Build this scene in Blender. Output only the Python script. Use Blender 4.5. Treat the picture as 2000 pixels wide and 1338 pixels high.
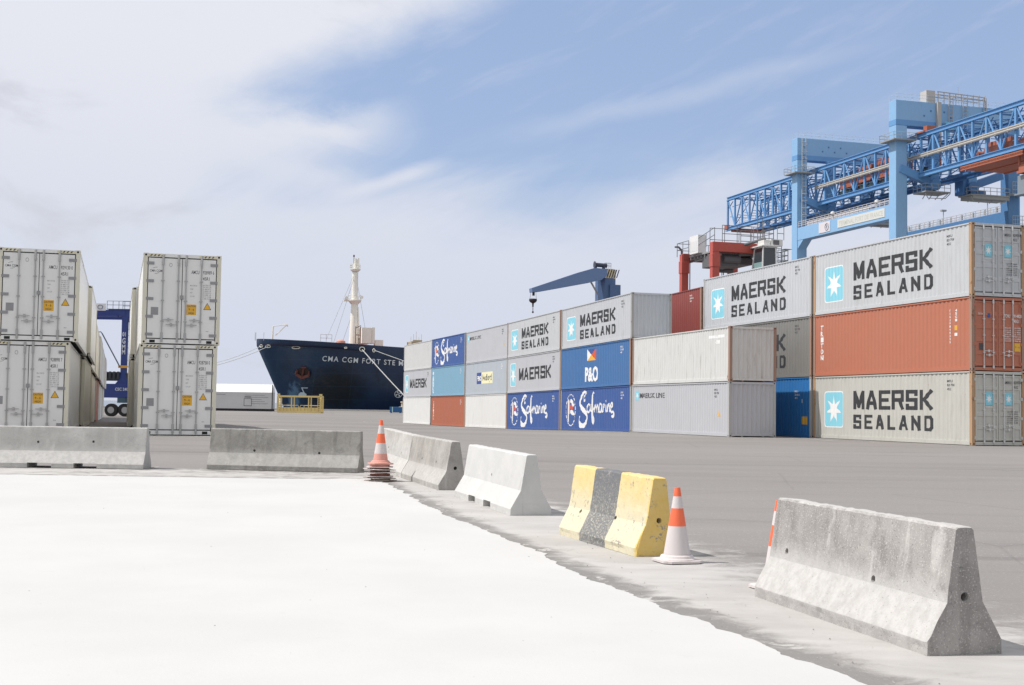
import bpy, bmesh, math, random
from mathutils import Vector, Matrix, noise
random.seed(7)
S = bpy.context.scene
for o in list(bpy.data.objects): bpy.data.objects.remove(o)
# ------------------------------------------------------------------ camera
F = 2567.0; EYE = 1.62; ROLL = 0.015; PITCH = math.atan(124 / F)
cd = bpy.data.cameras.new('camera'); cam = bpy.data.objects.new('camera', cd); S.collection.objects.link(cam)
cd.sensor_width = 36; cd.lens = F / 2000 * 36; cd.clip_start = 0.1; cd.clip_end = 20000
CM = Matrix.Translation((0, 0, EYE)) @ Matrix.Rotation(math.pi / 2 + PITCH, 4, 'X') @ Matrix.Rotation(ROLL, 4, 'Z')
cam.matrix_world = CM
S.camera = cam
# ------------------------------------------------------------------ sky
SUN_EL, SUN_AZ = 56.0, (-0.998, -0.05)      # sun stands high on the left, a little beyond the camera
W = bpy.data.worlds.new('World'); S.world = W; W.use_nodes = True
nt = W.node_tree; nt.nodes.clear()
def nd(nt, t, **kw):
    n = nt.nodes.new(t)
    for k, v in kw.items():
        if k in ('operation', 'blend_type', 'data_type', 'sky_type', 'noise_dimensions', 'feature', 'attribute_name', 'wave_type', 'bands_direction', 'object', 'distance', 'use_clamp', 'clamp', 'interpolation_type', 'attribute_type'):
            setattr(n, k, v)
        else:
            n.inputs[k.replace('_', ' ')].default_value = v
    return n
def mth(nt, op, a, b=None, c=None, clamp=False):
    n = nt.nodes.new('ShaderNodeMath'); n.operation = op; n.use_clamp = clamp
    for i, v in enumerate((a, b, c)):
        if v is None: continue
        if isinstance(v, (int, float)): n.inputs[i].default_value = v
        else: nt.links.new(v, n.inputs[i])
    return n.outputs[0]
def sstep(nt, v, lo, hi, a=0.0, b=1.0):
    n = nt.nodes.new('ShaderNodeMapRange'); n.interpolation_type = 'SMOOTHSTEP'
    nt.links.new(v, n.inputs[0])
    for i, x in enumerate((lo, hi, a, b)): n.inputs[i + 1].default_value = x
    return n.outputs[0]
def mixc(nt, f, a, b, bt='MIX'):
    n = nt.nodes.new('ShaderNodeMix'); n.data_type = 'RGBA'; n.blend_type = bt
    if isinstance(f, (int, float)): n.inputs[0].default_value = f
    else: nt.links.new(f, n.inputs[0])
    for i, v in ((6, a), (7, b)):
        if isinstance(v, tuple): n.inputs[i].default_value = (*v[:3], 1)
        else: nt.links.new(v, n.inputs[i])
    return n.outputs[2]
def noi(nt, vec, scale, detail=4, rough=.55, dist=0.0, sc=None, loc=None):
    if sc is not None or loc is not None:
        m = nt.nodes.new('ShaderNodeMapping'); nt.links.new(vec, m.inputs[0])
        if sc is not None: m.inputs['Scale'].default_value = sc
        if loc is not None: m.inputs['Location'].default_value = loc
        vec = m.outputs[0]
    n = nt.nodes.new('ShaderNodeTexNoise'); nt.links.new(vec, n.inputs['Vector'])
    n.inputs['Scale'].default_value = scale; n.inputs['Detail'].default_value = detail
    n.inputs['Roughness'].default_value = rough; n.inputs['Distortion'].default_value = dist
    return n.outputs[0]
sky = nd(nt, 'ShaderNodeTexSky', sky_type='NISHITA')
sky.sun_disc = False; sky.sun_elevation = math.radians(SUN_EL); sky.sun_rotation = math.atan2(SUN_AZ[0], SUN_AZ[1])
sky.air_density = 1.0; sky.dust_density = 1.0; sky.ozone_density = 1.6; sky.altitude = 0
tc = nd(nt, 'ShaderNodeTexCoord'); sx = nd(nt, 'ShaderNodeSeparateXYZ'); nt.links.new(tc.outputs['Generated'], sx.inputs[0])
az = mth(nt, 'ARCTAN2', sx.outputs[0], sx.outputs[1]); el = mth(nt, 'ARCSINE', sx.outputs[2])
cmb = nd(nt, 'ShaderNodeCombineXYZ'); nt.links.new(az, cmb.inputs[0]); nt.links.new(el, cmb.inputs[1]); P2 = cmb.outputs[0]
# wind-drawn cirrus: rotate so streaks climb to the right
rot = nd(nt, 'ShaderNodeMapping'); nt.links.new(P2, rot.inputs[0]); rot.inputs['Rotation'].default_value = (0, 0, math.radians(-24))
str_ = noi(nt, rot.outputs[0], 3.0, 7, .58, .6, sc=(1, 4.2, 1), loc=(.35, .2, 0))
bil = noi(nt, P2, 7.0, 7, .56, .5, sc=(1, 2.2, 1), loc=(3.3, 1.1, 0))
fine = noi(nt, rot.outputs[0], 10.0, 6, .6, .3, sc=(1, 5, 1))
n1 = mth(nt, 'SUBTRACT', str_, .5); n2 = mth(nt, 'SUBTRACT', bil, .5)
# blue opens with height and to the right
e1 = mth(nt, 'ADD', el, mth(nt, 'ADD', mth(nt, 'MULTIPLY', n1, .13), mth(nt, 'MULTIPLY', n2, .08)))
b1 = sstep(nt, e1, .10, .215)
edge = mth(nt, 'MULTIPLY', mth(nt, 'MAXIMUM', mth(nt, 'SUBTRACT', el, .232), 0.0), 2.35)
u1 = mth(nt, 'SUBTRACT', mth(nt, 'ADD', az, mth(nt, 'ADD', mth(nt, 'MULTIPLY', n1, .16), mth(nt, 'MULTIPLY', n2, .13))), edge)
b2 = sstep(nt, u1, -.27, -.13)
blue = mth(nt, 'MULTIPLY', b1, b2)
def streak(ax, ay, bx_, by_, w, amt):
    """one drawn-out wisp of cloud between two directions (azimuth, elevation)"""
    L = math.hypot(bx_ - ax, by_ - ay); c_, s_ = (bx_ - ax) / L, (by_ - ay) / L
    da = mth(nt, 'SUBTRACT', az, ax); de = mth(nt, 'ADD', mth(nt, 'SUBTRACT', el, ay), mth(nt, 'MULTIPLY', n2, w * 2.2))
    al = mth(nt, 'ADD', mth(nt, 'MULTIPLY', da, c_), mth(nt, 'MULTIPLY', de, s_)); pe = mth(nt, 'ABSOLUTE', mth(nt, 'SUBTRACT', mth(nt, 'MULTIPLY', de, c_), mth(nt, 'MULTIPLY', da, s_)))
    return mth(nt, 'MULTIPLY', mth(nt, 'MULTIPLY', sstep(nt, pe, w, 0, 0, amt), sstep(nt, al, -L * .3, L * .2)), sstep(nt, al, L * 1.05, L * .55))
for st_ in ((-.23, .195, -.07, .208, .026, .95), (-.13, .155, -.045, .186, .009, .8), (-.22, .19, -.10, .155, .03, .7), (.08, .15, .22, .165, .03, .5), (.02, .21, .30, .27, .012, .22)):
    blue = mth(nt, 'MULTIPLY', blue, mth(nt, 'SUBTRACT', 1.0, streak(*st_)))
wisp = sstep(nt, fine, .48, .85, 0, .22)
blue = mth(nt, 'MULTIPLY', blue, mth(nt, 'SUBTRACT', 1.0, wisp))
grey = sstep(nt, bil, .54, .70)
gz = mth(nt, 'MULTIPLY', grey, sstep(nt, az, -.02, -.16))
low = sstep(nt, el, .02, .30)
cl = mixc(nt, low, (.66, .70, .82), (.79, .81, .88))
cl = mixc(nt, mth(nt, 'MULTIPLY', gz, .75), cl, (.62, .64, .71))
bg = nd(nt, 'ShaderNodeBackground')
skc = nd(nt, 'ShaderNodeVectorMath', operation='SCALE'); nt.links.new(sky.outputs[0], skc.inputs[0]); skc.inputs['Scale'].default_value = 0.125
skl = mixc(nt, .6, skc.outputs[0], (.40, .52, .80))
col = mixc(nt, mth(nt, 'MULTIPLY', blue, .98), cl, skl)
# unseen bright thin cloud, added behind the camera to fill the shaded faces
back = sstep(nt, mth(nt, 'ABSOLUTE', az), .75, 1.5)
col = mixc(nt, mth(nt, 'MULTIPLY', back, .85), col, (.84, .85, .87))
nt.links.new(col, bg.inputs[0]); bg.inputs[1].default_value = 1.0
wo = nd(nt, 'ShaderNodeOutputWorld'); nt.links.new(bg.outputs[0], wo.inputs[0])
# ------------------------------------------------------------------ sun
sl = bpy.data.lights.new('sun', 'SUN'); sl.energy = 4.3; sl.angle = math.radians(.53); sl.color = (1, .965, .92)
so = bpy.data.objects.new('sun', sl); S.collection.objects.link(so)
e = math.radians(SUN_EL); hz = Vector((SUN_AZ[0], SUN_AZ[1], 0)).normalized()
sd = hz * math.cos(e) + Vector((0, 0, math.sin(e)))
so.rotation_euler = sd.to_track_quat('Z', 'Y').to_euler(); so.location = (0, 0, 60)
vs = S.view_settings; vs.view_transform = 'Standard'; vs.look = 'None'; vs.exposure = 0.0; vs.gamma = 1
S.cycles.max_bounces = 6

# ------------------------------------------------------------------ terrain height, frames
AL = math.atan(.298)                       # the yard's grid runs this much left of the camera axis
N = Vector((math.cos(AL), math.sin(AL), 0)); D = Vector((-math.sin(AL), math.cos(AL), 0))
def hermite(T, y):
    if y <= T[0][0]: return T[0][1]
    if y >= T[-1][0]: return T[-1][1]
    for i in range(len(T) - 1):
        if T[i][0] <= y <= T[i + 1][0]:
            (x0, a), (x1, b) = T[i], T[i + 1]
            def sl_(j):
                if j <= 0 or j >= len(T) - 1: return 0
                s0 = (T[j][1] - T[j - 1][1]) / (T[j][0] - T[j - 1][0]); s1 = (T[j + 1][1] - T[j][1]) / (T[j + 1][0] - T[j][0])
                return 0 if s0 * s1 <= 0 else 2 * s0 * s1 / (s0 + s1)
            h = x1 - x0; t = (y - x0) / h; m0, m1 = sl_(i) * h, sl_(i + 1) * h
            return a * (2*t**3 - 3*t*t + 1) + m0 * (t**3 - 2*t*t + t) + b * (-2*t**3 + 3*t*t) + m1 * (t**3 - t*t)
TL = [(0, 1.60), (8.5, 1.537), (11, 1.535), (13.5, 1.53), (15.5, 1.49), (18, 1.455), (22, 1.415), (25, 1.39), (27, 1.335), (35, 1.16), (42, 1.10), (55, 1.17), (65, 1.25), (89, 1.50), (131, 1.80), (145, 1.78), (190, 1.42), (225, 1.30)]
TR = [(0, 1.60), (8.5, 1.537), (11, 1.535), (13.5, 1.53), (15.5, 1.49), (18, 1.455), (22, 1.415), (25, 1.39), (27, 1.345), (35, 1.29), (51, 1.27), (62, 1.30), (73, 1.34), (84.5, 1.51), (96, 1.68), (108, 1.79), (120, 1.84), (131, 1.88), (145, 1.85), (190, 1.45), (225, 1.30)]
def G(x, y):
    t = max(0, min(1, (x + 9) / 12 + max(0, y - 60) * .02)); t = t * t * (3 - 2 * t)
    return EYE - (hermite(TL, y) * (1 - t) + hermite(TR, y) * t)
def HOR(x): return 793 + (x - 1000) * .015
def UP(px, py, Y):
    """world point seen at photo pixel (px, py) at distance Y"""
    v = CM.to_3x3() @ Vector(((px - 1000) / F, -(py - 669) / F, -1)); v *= Y / v.y
    return Vector((v.x, v.y, v.z + EYE))
def UG(px, py):
    """ground point seen at photo pixel"""
    lo, hi = 1.5, 60
    for _ in range(40):
        m = (lo + hi) / 2; p = UP(px, py, m)
        if p.z > G(p.x, p.y): lo = m
        else: hi = m
    p = UP(px, py, lo); p.z = G(p.x, p.y); return p
def SQ(s, q): return N * q + D * s

# ------------------------------------------------------------------ materials
def newmat(name, rough=.6, metal=0.0, spec=.4):
    m = bpy.data.materials.new(name); m.use_nodes = True; t = m.node_tree
    b = t.nodes['Principled BSDF']; b.inputs['Roughness'].default_value = rough; b.inputs['Metallic'].default_value = metal
    b.inputs['Specular IOR Level'].default_value = spec
    return m, t, b
def bump(t, b, h, strength=.3, dist=.01):
    n = t.nodes.new('ShaderNodeBump'); n.inputs['Strength'].default_value = strength; n.inputs['Distance'].default_value = dist
    t.links.new(h, n.inputs['Height']); t.links.new(n.outputs[0], b.inputs['Normal'])
def pos(t): return t.nodes.new('ShaderNodeNewGeometry').outputs['Position']
_mc = {}
def paint(col, rust=.15, dirt=.25, rough=.5, metal=0.0, key=''):
    k = ('p', col, rust, dirt, rough, metal, key)
    if k in _mc: return _mc[k]
    m, t, b = newmat('paint', rough, metal); p = pos(t)
    big = noi(t, p, .55, 3, .5); stk = noi(t, p, 5.0, 6, .6, .2, sc=(1, 1, .16)); fin = noi(t, p, 3.2, 8, .68)
    c = mixc(t, sstep(t, big, .35, .65, 0, .22), col, tuple(min(1, x * .86 + .03) for x in col))
    dc = tuple(x * .62 + .05 * w for x, w in zip(col, (1.1, .95, .75)))
    c = mixc(t, sstep(t, stk, .50, .78, 0, dirt * 1.5), c, dc)
    rc = mixc(t, noi(t, p, 30, 3), (.10, .035, .014), (.30, .12, .045))
    rm = sstep(t, mth(t, 'ADD', mth(t, 'MULTIPLY', fin, .62), mth(t, 'MULTIPLY', stk, .38)), .72 - rust * .36, .76 - rust * .30)
    if rust > 0: c = mixc(t, mth(t, 'MULTIPLY', rm, .85), c, rc)
    t.links.new(c, b.inputs['Base Color'])
    t.links.new(sstep(t, fin, .3, .8, rough * .85, min(1, rough * 1.35)), b.inputs['Roughness'])
    bump(t, b, mth(t, 'ADD', mth(t, 'MULTIPLY', fin, .15), mth(t, 'MULTIPLY', noi(t, p, 1.1, 2, .5), 1.0)), .35, .035)
    _mc[k] = m; return m
def plain(col, rough=.6, metal=0.0, em=None):
    k = ('c', col, rough, metal)
    if k in _mc: return _mc[k]
    m, t, b = newmat('plain', rough, metal)
    c = mixc(t, sstep(t, noi(t, pos(t), 6, 5, .6), .35, .7, 0, .35), col, tuple(x * .78 for x in col))
    t.links.new(c, b.inputs['Base Color']); _mc[k] = m; return m
def lettering(col, worn=.3, rough=.6):
    return paint(col, 0, worn, rough, key='t')
def concrete(name, col, dust=.5, dark=.4, sc=1.0, speck=.5, dustz=.34):
    m, t, b = newmat(name, .9, 0, .2)
    co = t.nodes.new('ShaderNodeTexCoord').outputs['Object']
    wv = pos(t)
    sp = t.nodes.new('ShaderNodeSeparateXYZ'); t.links.new(co, sp.inputs[0]); z = sp.outputs[2]
    big = noi(t, wv, 2.2 * sc, 5, .6); stk = noi(t, wv, 7.0 * sc, 6, .62, .3, sc=(1, 1, .14)); fin = noi(t, wv, 42, 6, .7); mid = noi(t, wv, 11, 6, .65)
    c = mixc(t, sstep(t, big, .35, .68), tuple(x * .86 for x in col), tuple(min(1, x * 1.12) for x in col))
    c = mixc(t, sstep(t, stk, .48, .70, 0, dark), c, tuple(x * .5 for x in col))
    c = mixc(t, sstep(t, noi(t, wv, 6.2 * sc, 6, .62, .4, sc=(1, 1, .18), loc=(4, 2, 7)), .55, .70, 0, dust * .7), c, (.54, .525, .505))
    c = mixc(t, sstep(t, noi(t, wv, 3.4, 7, .66, .5, loc=(7, 1, 3)), .54, .64, 0, dark), c, tuple(x * .62 for x in col))
    c = mixc(t, sstep(t, fin, .42, .32, 0, .6), c, tuple(x * .35 for x in col))
    spk = sstep(t, noi(t, wv, 95, 2, .5), .60, .66, 0, speck)
    c = mixc(t, spk, c, (.56, .55, .53))
    # powder lying on the flared foot
    gn = t.nodes.new('ShaderNodeTexCoord').outputs['Normal']; ns = t.nodes.new('ShaderNodeSeparateXYZ'); t.links.new(gn, ns.inputs[0])
    dm = sstep(t, mth(t, 'ADD', z, mth(t, 'MULTIPLY', mth(t, 'SUBTRACT', mid, .5), .30)), dustz + .14, dustz - .06, 0, dust)
    side = sstep(t, mth(t, 'ABSOLUTE', ns.outputs[0]), .25, .6); lip = sstep(t, z, .06, .10, .45, 1)
    up = sstep(t, mth(t, 'ADD', ns.outputs[2], mth(t, 'MULTIPLY', mth(t, 'SUBTRACT', mid, .5), .5)), .55, .95, 0, dust)
    dm = mth(t, 'MAXIMUM', mth(t, 'MULTIPLY', mth(t, 'MULTIPLY', dm, side), lip), up)
    c = mixc(t, dm, c, mixc(t, sstep(t, mid, .35, .65), (.43, .42, .405), (.52, .51, .495)))
    t.links.new(c, b.inputs['Base Color'])
    vo = t.nodes.new('ShaderNodeTexVoronoi'); t.links.new(wv, vo.inputs['Vector']); vo.inputs['Scale'].default_value = 26
    h = mth(t, 'ADD', mth(t, 'MULTIPLY', fin, .6), sstep(t, vo.outputs['Distance'], .06, .16, 0, 1.2))
    bump(t, b, mth(t, 'ADD', h, mid), .6, .009)
    return m

# ------------------------------------------------------------------ mesh helpers
class MB:
    def __init__(s): s.v = []; s.f = []; s.m = []; s.mi = 0
    def poly(s, pts, mi=None):
        i = len(s.v); s.v += [tuple(p) for p in pts]; s.f.append(tuple(range(i, i + len(pts)))); s.m.append(s.mi if mi is None else mi)
    def box(s, x0, x1, y0, y1, z0, z1, mi=None):
        i = len(s.v)
        s.v += [(x, y, z) for z in (z0, z1) for y in (y0, y1) for x in (x0, x1)]
        for f in ((0, 2, 3, 1), (4, 5, 7, 6), (0, 1, 5, 4), (2, 6, 7, 3), (0, 4, 6, 2), (1, 3, 7, 5)):
            s.f.append(tuple(i + k for k in f)); s.m.append(s.mi if mi is None else mi)
        return s
    def beam(s, p, q, w, h=None, up=(0, 0, 1), mi=None):
        p, q = Vector(p), Vector(q); h = w if h is None else h; a = (q - p)
        if a.length < 1e-6: return s
        a.normalize(); u = Vector(up)
        if abs(a.dot(u)) > .98: u = Vector((0, 1, 0))
        r = a.cross(u).normalized(); u = r.cross(a).normalized(); r *= w / 2; u *= h / 2
        i = len(s.v); s.v += [tuple(c + x + y) for c in (p, q) for x, y in ((-r, -u), (r, -u), (r, u), (-r, u))]
        for f in ((3, 2, 1, 0), (4, 5, 6, 7), (0, 1, 5, 4), (1, 2, 6, 5), (2, 3, 7, 6), (3, 0, 4, 7)):
            s.f.append(tuple(i + k for k in f)); s.m.append(s.mi if mi is None else mi)
        return s
    def tube(s, p, q, r, n=8, r2=None, mi=None, cap=True):
        p, q = Vector(p), Vector(q); r2 = r if r2 is None else r2; a = (q - p).normalized()
        u = Vector((0, 0, 1)) if abs(a.z) < .9 else Vector((1, 0, 0)); x = a.cross(u).normalized(); y = a.cross(x)
        i = len(s.v)
        for c, rr in ((p, r), (q, r2)):
            for k in range(n):
                t = 2 * math.pi * k / n; s.v.append(tuple(c + (x * math.cos(t) + y * math.sin(t)) * rr))
        mi = s.mi if mi is None else mi
        for k in range(n): s.f.append((i + k, i + (k + 1) % n, i + n + (k + 1) % n, i + n + k)); s.m.append(mi)
        if cap:
            s.f.append(tuple(i + k for k in range(n))[::-1]); s.m.append(mi); s.f.append(tuple(i + n + k for k in range(n))); s.m.append(mi)
        return s
    def path(s, pts, r, n=6):
        for a, b in zip(pts, pts[1:]): s.tube(a, b, r, n)
        return s
    def lathe(s, prof, n=24, c=(0, 0, 0), mi=None):
        i = len(s.v)
        for r, z in prof:
            for k in range(n):
                t = 2 * math.pi * k / n; s.v.append((c[0] + r * math.cos(t), c[1] + r * math.sin(t), c[2] + z))
        for j in range(len(prof) - 1):
            for k in range(n):
                s.f.append((i + j * n + k, i + j * n + (k + 1) % n, i + (j + 1) * n + (k + 1) % n, i + (j + 1) * n + k)); s.m.append(s.mi if mi is None else (mi[j] if isinstance(mi, list) else mi))
        return s
    def prism(s, prof, axis, a, b, mi=None):
        """profile of 2D points extruded along an axis: axis 'y' uses (x,z); 'x' uses (y,z)"""
        f = (lambda p, t: (p[0], t, p[1])) if axis == 'y' else ((lambda p, t: (t, p[0], p[1])) if axis == 'x' else (lambda p, t: (p[0], p[1], t)))
        i = len(s.v); n = len(prof); s.v += [f(p, a) for p in prof] + [f(p, b) for p in prof]; mi = s.mi if mi is None else mi
        for k in range(n): s.f.append((i + k, i + (k + 1) % n, i + n + (k + 1) % n, i + n + k)); s.m.append(mi)
        s.f.append(tuple(i + k for k in range(n))[::-1]); s.m.append(mi); s.f.append(tuple(i + n + k for k in range(n))); s.m.append(mi)
        return s
    def rail(s, pts, h=1.1, r=.03, step=1.6, mids=1):
        for a, b in zip(pts, pts[1:]):
            a, b = Vector(a), Vector(b); n = max(1, round((b - a).length / step)); up = Vector((0, 0, h))
            for k in range(n + 1): c = a.lerp(b, k / n); s.tube(c, c + up, r, 5)
            for m in range(mids + 1): z = Vector((0, 0, h * (m + 1) / (mids + 1))); s.tube(a + z, b + z, r, 5)
        return s
    def ladder(s, p, q, w=.5, side=(1, 0, 0), r=.03, step=.35):
        p, q = Vector(p), Vector(q); sd = Vector(side).normalized() * w / 2
        s.tube(p - sd, q - sd, r, 5); s.tube(p + sd, q + sd, r, 5)
        n = int((q - p).length / step)
        for k in range(1, n): c = p.lerp(q, k / n); s.tube(c - sd, c + sd, r * .8, 4)
        return s
    def build(s, name, mats, parent=None, smooth=False, bev=0, flip=True):
        me = bpy.data.meshes.new(name); me.from_pydata(s.v, [], s.f)
        if not isinstance(mats, (list, tuple)): mats = [mats]
        for m in mats: me.materials.append(m)
        me.polygons.foreach_set('material_index', s.m)
        if flip:
            b = bmesh.new(); b.from_mesh(me); bmesh.ops.recalc_face_normals(b, faces=b.faces); b.to_mesh(me); b.free()
        if smooth: me.polygons.foreach_set('use_smooth', [True] * len(me.polygons))
        o = bpy.data.objects.new(name, me); S.collection.objects.link(o)
        if parent: o.parent = parent
        if bev:
            md = o.modifiers.new('bevel', 'BEVEL'); md.width = bev; md.segments = 2; md.limit_method = 'ANGLE'; md.angle_limit = .6
        return o
def tag(o, label=None, cat=None, group=None, kind=None):
    if label: o['label'] = label
    if cat: o['category'] = cat
    if group: o['group'] = group
    if kind: o['kind'] = kind
    return o
def empty(name, loc, rz=0.0, pitch=0.0, rl=0.0):
    o = bpy.data.objects.new(name, None); S.collection.objects.link(o); o.empty_display_size = .3
    o.matrix_world = Matrix.Translation(loc) @ Matrix.Rotation(rz, 4, 'Z') @ Matrix.Rotation(pitch, 4, 'X') @ Matrix.Rotation(rl, 4, 'Y')
    return o

_tc = {}
def text2d(s, size=1.0, bold=0.0, width=None, sp=1.0):
    """flat text mesh data (verts, faces) with its left foot at the origin; width squeezes it to fit"""
    k = (s, bold, sp)
    if k not in _tc:
        c = bpy.data.curves.new('t', 'FONT'); c.body = s; c.size = 1; c.offset = bold; c.resolution_u = 3; c.space_character = sp
        o = bpy.data.objects.new('t', c); S.collection.objects.link(o)
        dg = bpy.context.evaluated_depsgraph_get(); me = o.evaluated_get(dg).to_mesh()
        V = [(v.co.x, v.co.y) for v in me.vertices]; Fc = [tuple(p.vertices) for p in me.polygons]
        o.evaluated_get(dg).to_mesh_clear(); bpy.data.objects.remove(o); bpy.data.curves.remove(c); _tc[k] = (V, Fc)
    V, Fc = _tc[k]
    if not V: return [], []
    x0 = min(v[0] for v in V); x1 = max(v[0] for v in V); y0 = min(v[1] for v in V); y1 = max(v[1] for v in V)
    sy = size / .73; sxx = sy if width is None else width / max(1e-6, x1 - x0)
    return [((x - x0) * sxx, y * sy) for x, y in V], Fc
def put_text(mb, s, f, u, v, size, bold=0.0, width=None, mi=None, sp=1.0):
    V, Fc = text2d(s, size, bold, width, sp); i = len(mb.v)
    mb.v += [tuple(f(u + a, v + b)) for a, b in V]
    for q in Fc: mb.f.append(tuple(i + k for k in q)); mb.m.append(mb.mi if mi is None else mi)
# square-built company lettering as thick strokes in a unit box
BL = {'M': [[(0, 0), (0, 1)], [(1, 0), (1, 1)], [(0.03, 1), (.5, .1)], [(.97, 1), (.5, .1)]],
      'A': [[(0, 0), (.42, 1)], [(1, 0), (.58, 1)], [(.22, .3), (.78, .3)], [(.42, 1), (.58, 1)]],
      'E': [[(0, 0), (0, 1)], [(0, 0), (1, 0)], [(0, 1), (1, 1)], [(0, .5), (.85, .5)]],
      'R': [[(0, 0), (0, 1)], [(0, 1), (1, 1)], [(1, 1), (1, .5)], [(1, .5), (0, .5)], [(.72, .5), (1, 0)]],
      'S': [[(1, .84), (1, 1)], [(1, 1), (0, 1)], [(0, 1), (0, .5)], [(0, .5), (1, .5)], [(1, .5), (1, 0)], [(1, 0), (0, 0)], [(0, 0), (0, .16)]],
      'K': [[(0, 0), (0, 1)], [(1, 1), (.3, .52)], [(.3, .52), (1, 0)]],
      'L': [[(0, 0), (0, 1)], [(0, 0), (1, 0)]],
      'N': [[(0, 0), (0, 1)], [(1, 0), (1, 1)], [(0, 1), (1, 0)]],
      'D': [[(0, 0), (0, 1)], [(0, 1), (.75, 1)], [(.75, 1), (1, .8)], [(1, .8), (1, .2)], [(1, .2), (.75, 0)], [(.75, 0), (0, 0)]]}
def ribbon(mb, pts, ws, lift, mi=0, ends=True):
    """2D ribbon in (u, z, lift) space; widths vary along it"""
    P = [Vector(p) for p in pts]; n = len(P)
    if isinstance(ws, (int, float)): ws = [ws] * n
    L = []; R = []
    for i in range(n):
        a = P[max(0, i - 1)]; b = P[min(n - 1, i + 1)]; t = (b - a).normalized(); nn = Vector((-t.y, t.x)); c = P[i].copy()
        if ends and i == 0: c -= t * ws[i] * .45
        if ends and i == n - 1: c += t * ws[i] * .45
        L.append(c + nn * ws[i] / 2); R.append(c - nn * ws[i] / 2)
    for i in range(n - 1): mb.poly([(L[i].x, L[i].y, lift), (R[i].x, R[i].y, lift), (R[i + 1].x, R[i + 1].y, lift), (L[i + 1].x, L[i + 1].y, lift)], mi)
def block_word(mb, w, u0, u1, z0, z1, th, gap=.22, mi=0, kx=1.55):
    u0, u1 = u0 / kx, u1 / kx; i0 = len(mb.v); th = th * .72
    n = len(w); cw = (u1 - u0) / (n + gap * (n - 1)) ; k = 0
    for i, ch in enumerate(w):
        a = u0 + i * cw * (1 + gap) + th / 2; wd = cw - th; h = z1 - z0 - th
        for j, st in enumerate(BL[ch]):
            ribbon(mb, [(a + x * wd, z0 + th / 2 + y * h) for x, y in st], th, .0006 * (j + (i % 2) * .5), mi)
    mb.v[i0:] = [(v[0] * kx, v[1], v[2]) for v in mb.v[i0:]]
def smooth_pts(pts, n=5):
    out = []
    for i in range(len(pts) - 1):
        p0 = Vector(pts[max(0, i - 1)]); p1 = Vector(pts[i]); p2 = Vector(pts[i + 1]); p3 = Vector(pts[min(len(pts) - 1, i + 2)])
        for k in range(n):
            t = k / n
            out.append(.5 * ((2 * p1) + (p2 - p0) * t + (2 * p0 - 5 * p1 + 4 * p2 - p3) * t * t + (3 * p1 - p0 - 3 * p2 + p3) * t ** 3))
    out.append(Vector(pts[-1])); return out
def brush(mb, pts, lift, mi=0):
    q = smooth_pts(pts, 6); ribbon(mb, [(p[0], p[1]) for p in q], [max(.02, p[2]) for p in q], lift, mi, False)

# ------------------------------------------------------------------ shipping containers
CL, CW = 12.192, 2.438
PIT, DEP, Y0W = .278, .026, .17
NW = int((CL - 2 * Y0W) / PIT)
Y0W = (CL - NW * PIT) / 2
def corr_pts(a, n, pit, dep):
    P = []
    for k in range(n):
        b = a + k * pit; P += [(b, 0), (b + pit * .26, 0), (b + pit * .5, dep), (b + pit * .76, dep)]
    P.append((a + n * pit, 0)); return P
CP = corr_pts(Y0W, NW, PIT, DEP)
def corr_at(y):
    if y <= CP[0][0] or y >= CP[-1][0]: return 0
    t = (y - Y0W) % PIT / PIT
    return 0 if t < .26 else (DEP * (t - .26) / .24 if t < .5 else (DEP if t < .76 else DEP * (1 - t) / .24))
WX = .027
def drape(mb2, flat):
    """push decals given in (u, z, lift) onto the left side wall; u runs from the far end towards the camera"""
    me = bpy.data.meshes.new('d'); me.from_pydata(mb2.v, [], mb2.f); me.polygons.foreach_set('material_index', mb2.m)
    b = bmesh.new(); b.from_mesh(me); bpy.data.meshes.remove(me)
    if not flat:
        u0 = min(v.co.x for v in b.verts); u1 = max(v.co.x for v in b.verts)
        for y, _ in CP:
            u = CL - y
            if u0 < u < u1: bmesh.ops.bisect_plane(b, geom=b.verts[:] + b.edges[:] + b.faces[:], plane_co=(u, 0, 0), plane_no=(1, 0, 0), dist=1e-5)
    for v in b.verts:
        u, z, l = v.co; y = CL - u; v.co = (WX - .004 - l + (0 if flat else corr_at(y)), y, z)
    me = bpy.data.meshes.new('lettering'); b.to_mesh(me); b.free(); return me
def star(mb, cu, cz, ru, rz, lift, mi, n=7):
    p = []
    for k in range(2 * n):
        t = math.pi / 2 + math.pi * k / n; r = 1 if k % 2 == 0 else .40
        p.append((cu + ru * r * math.cos(t), cz + rz * r * math.sin(t), lift))
    for k in range(2 * n): mb.poly([(cu, cz, lift), p[k], p[(k + 1) % (2 * n)]], mi)
def rrect(mb, u0, u1, z0, z1, r, lift, mi):
    p = []
    for cx, cz, a in ((u1 - r, z1 - r, 0), (u0 + r, z1 - r, 90), (u0 + r, z0 + r, 180), (u1 - r, z0 + r, 270)):
        for k in range(5): t = math.radians(a + k * 22.5); p.append((cx + r * math.cos(t), cz + r * math.sin(t), lift))
    mb.poly(p, mi)
BLACK = lettering((.035, .037, .042), .25); WHITE = lettering((.80, .80, .80), .15); LBLUE = lettering((.24, .58, .70), .1)
YEL = lettering((.75, .42, .05), .2); TXT = lettering((.07, .07, .08), .2); RED = lettering((.62, .10, .05), .1); CREAM = lettering((.80, .76, .50), .1); NAVY = lettering((.05, .09, .28), .1); ORG = lettering((.75, .42, .22), .1)
DEC = [BLACK, WHITE, LBLUE, YEL, TXT, RED, CREAM, NAVY, ORG]
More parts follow.
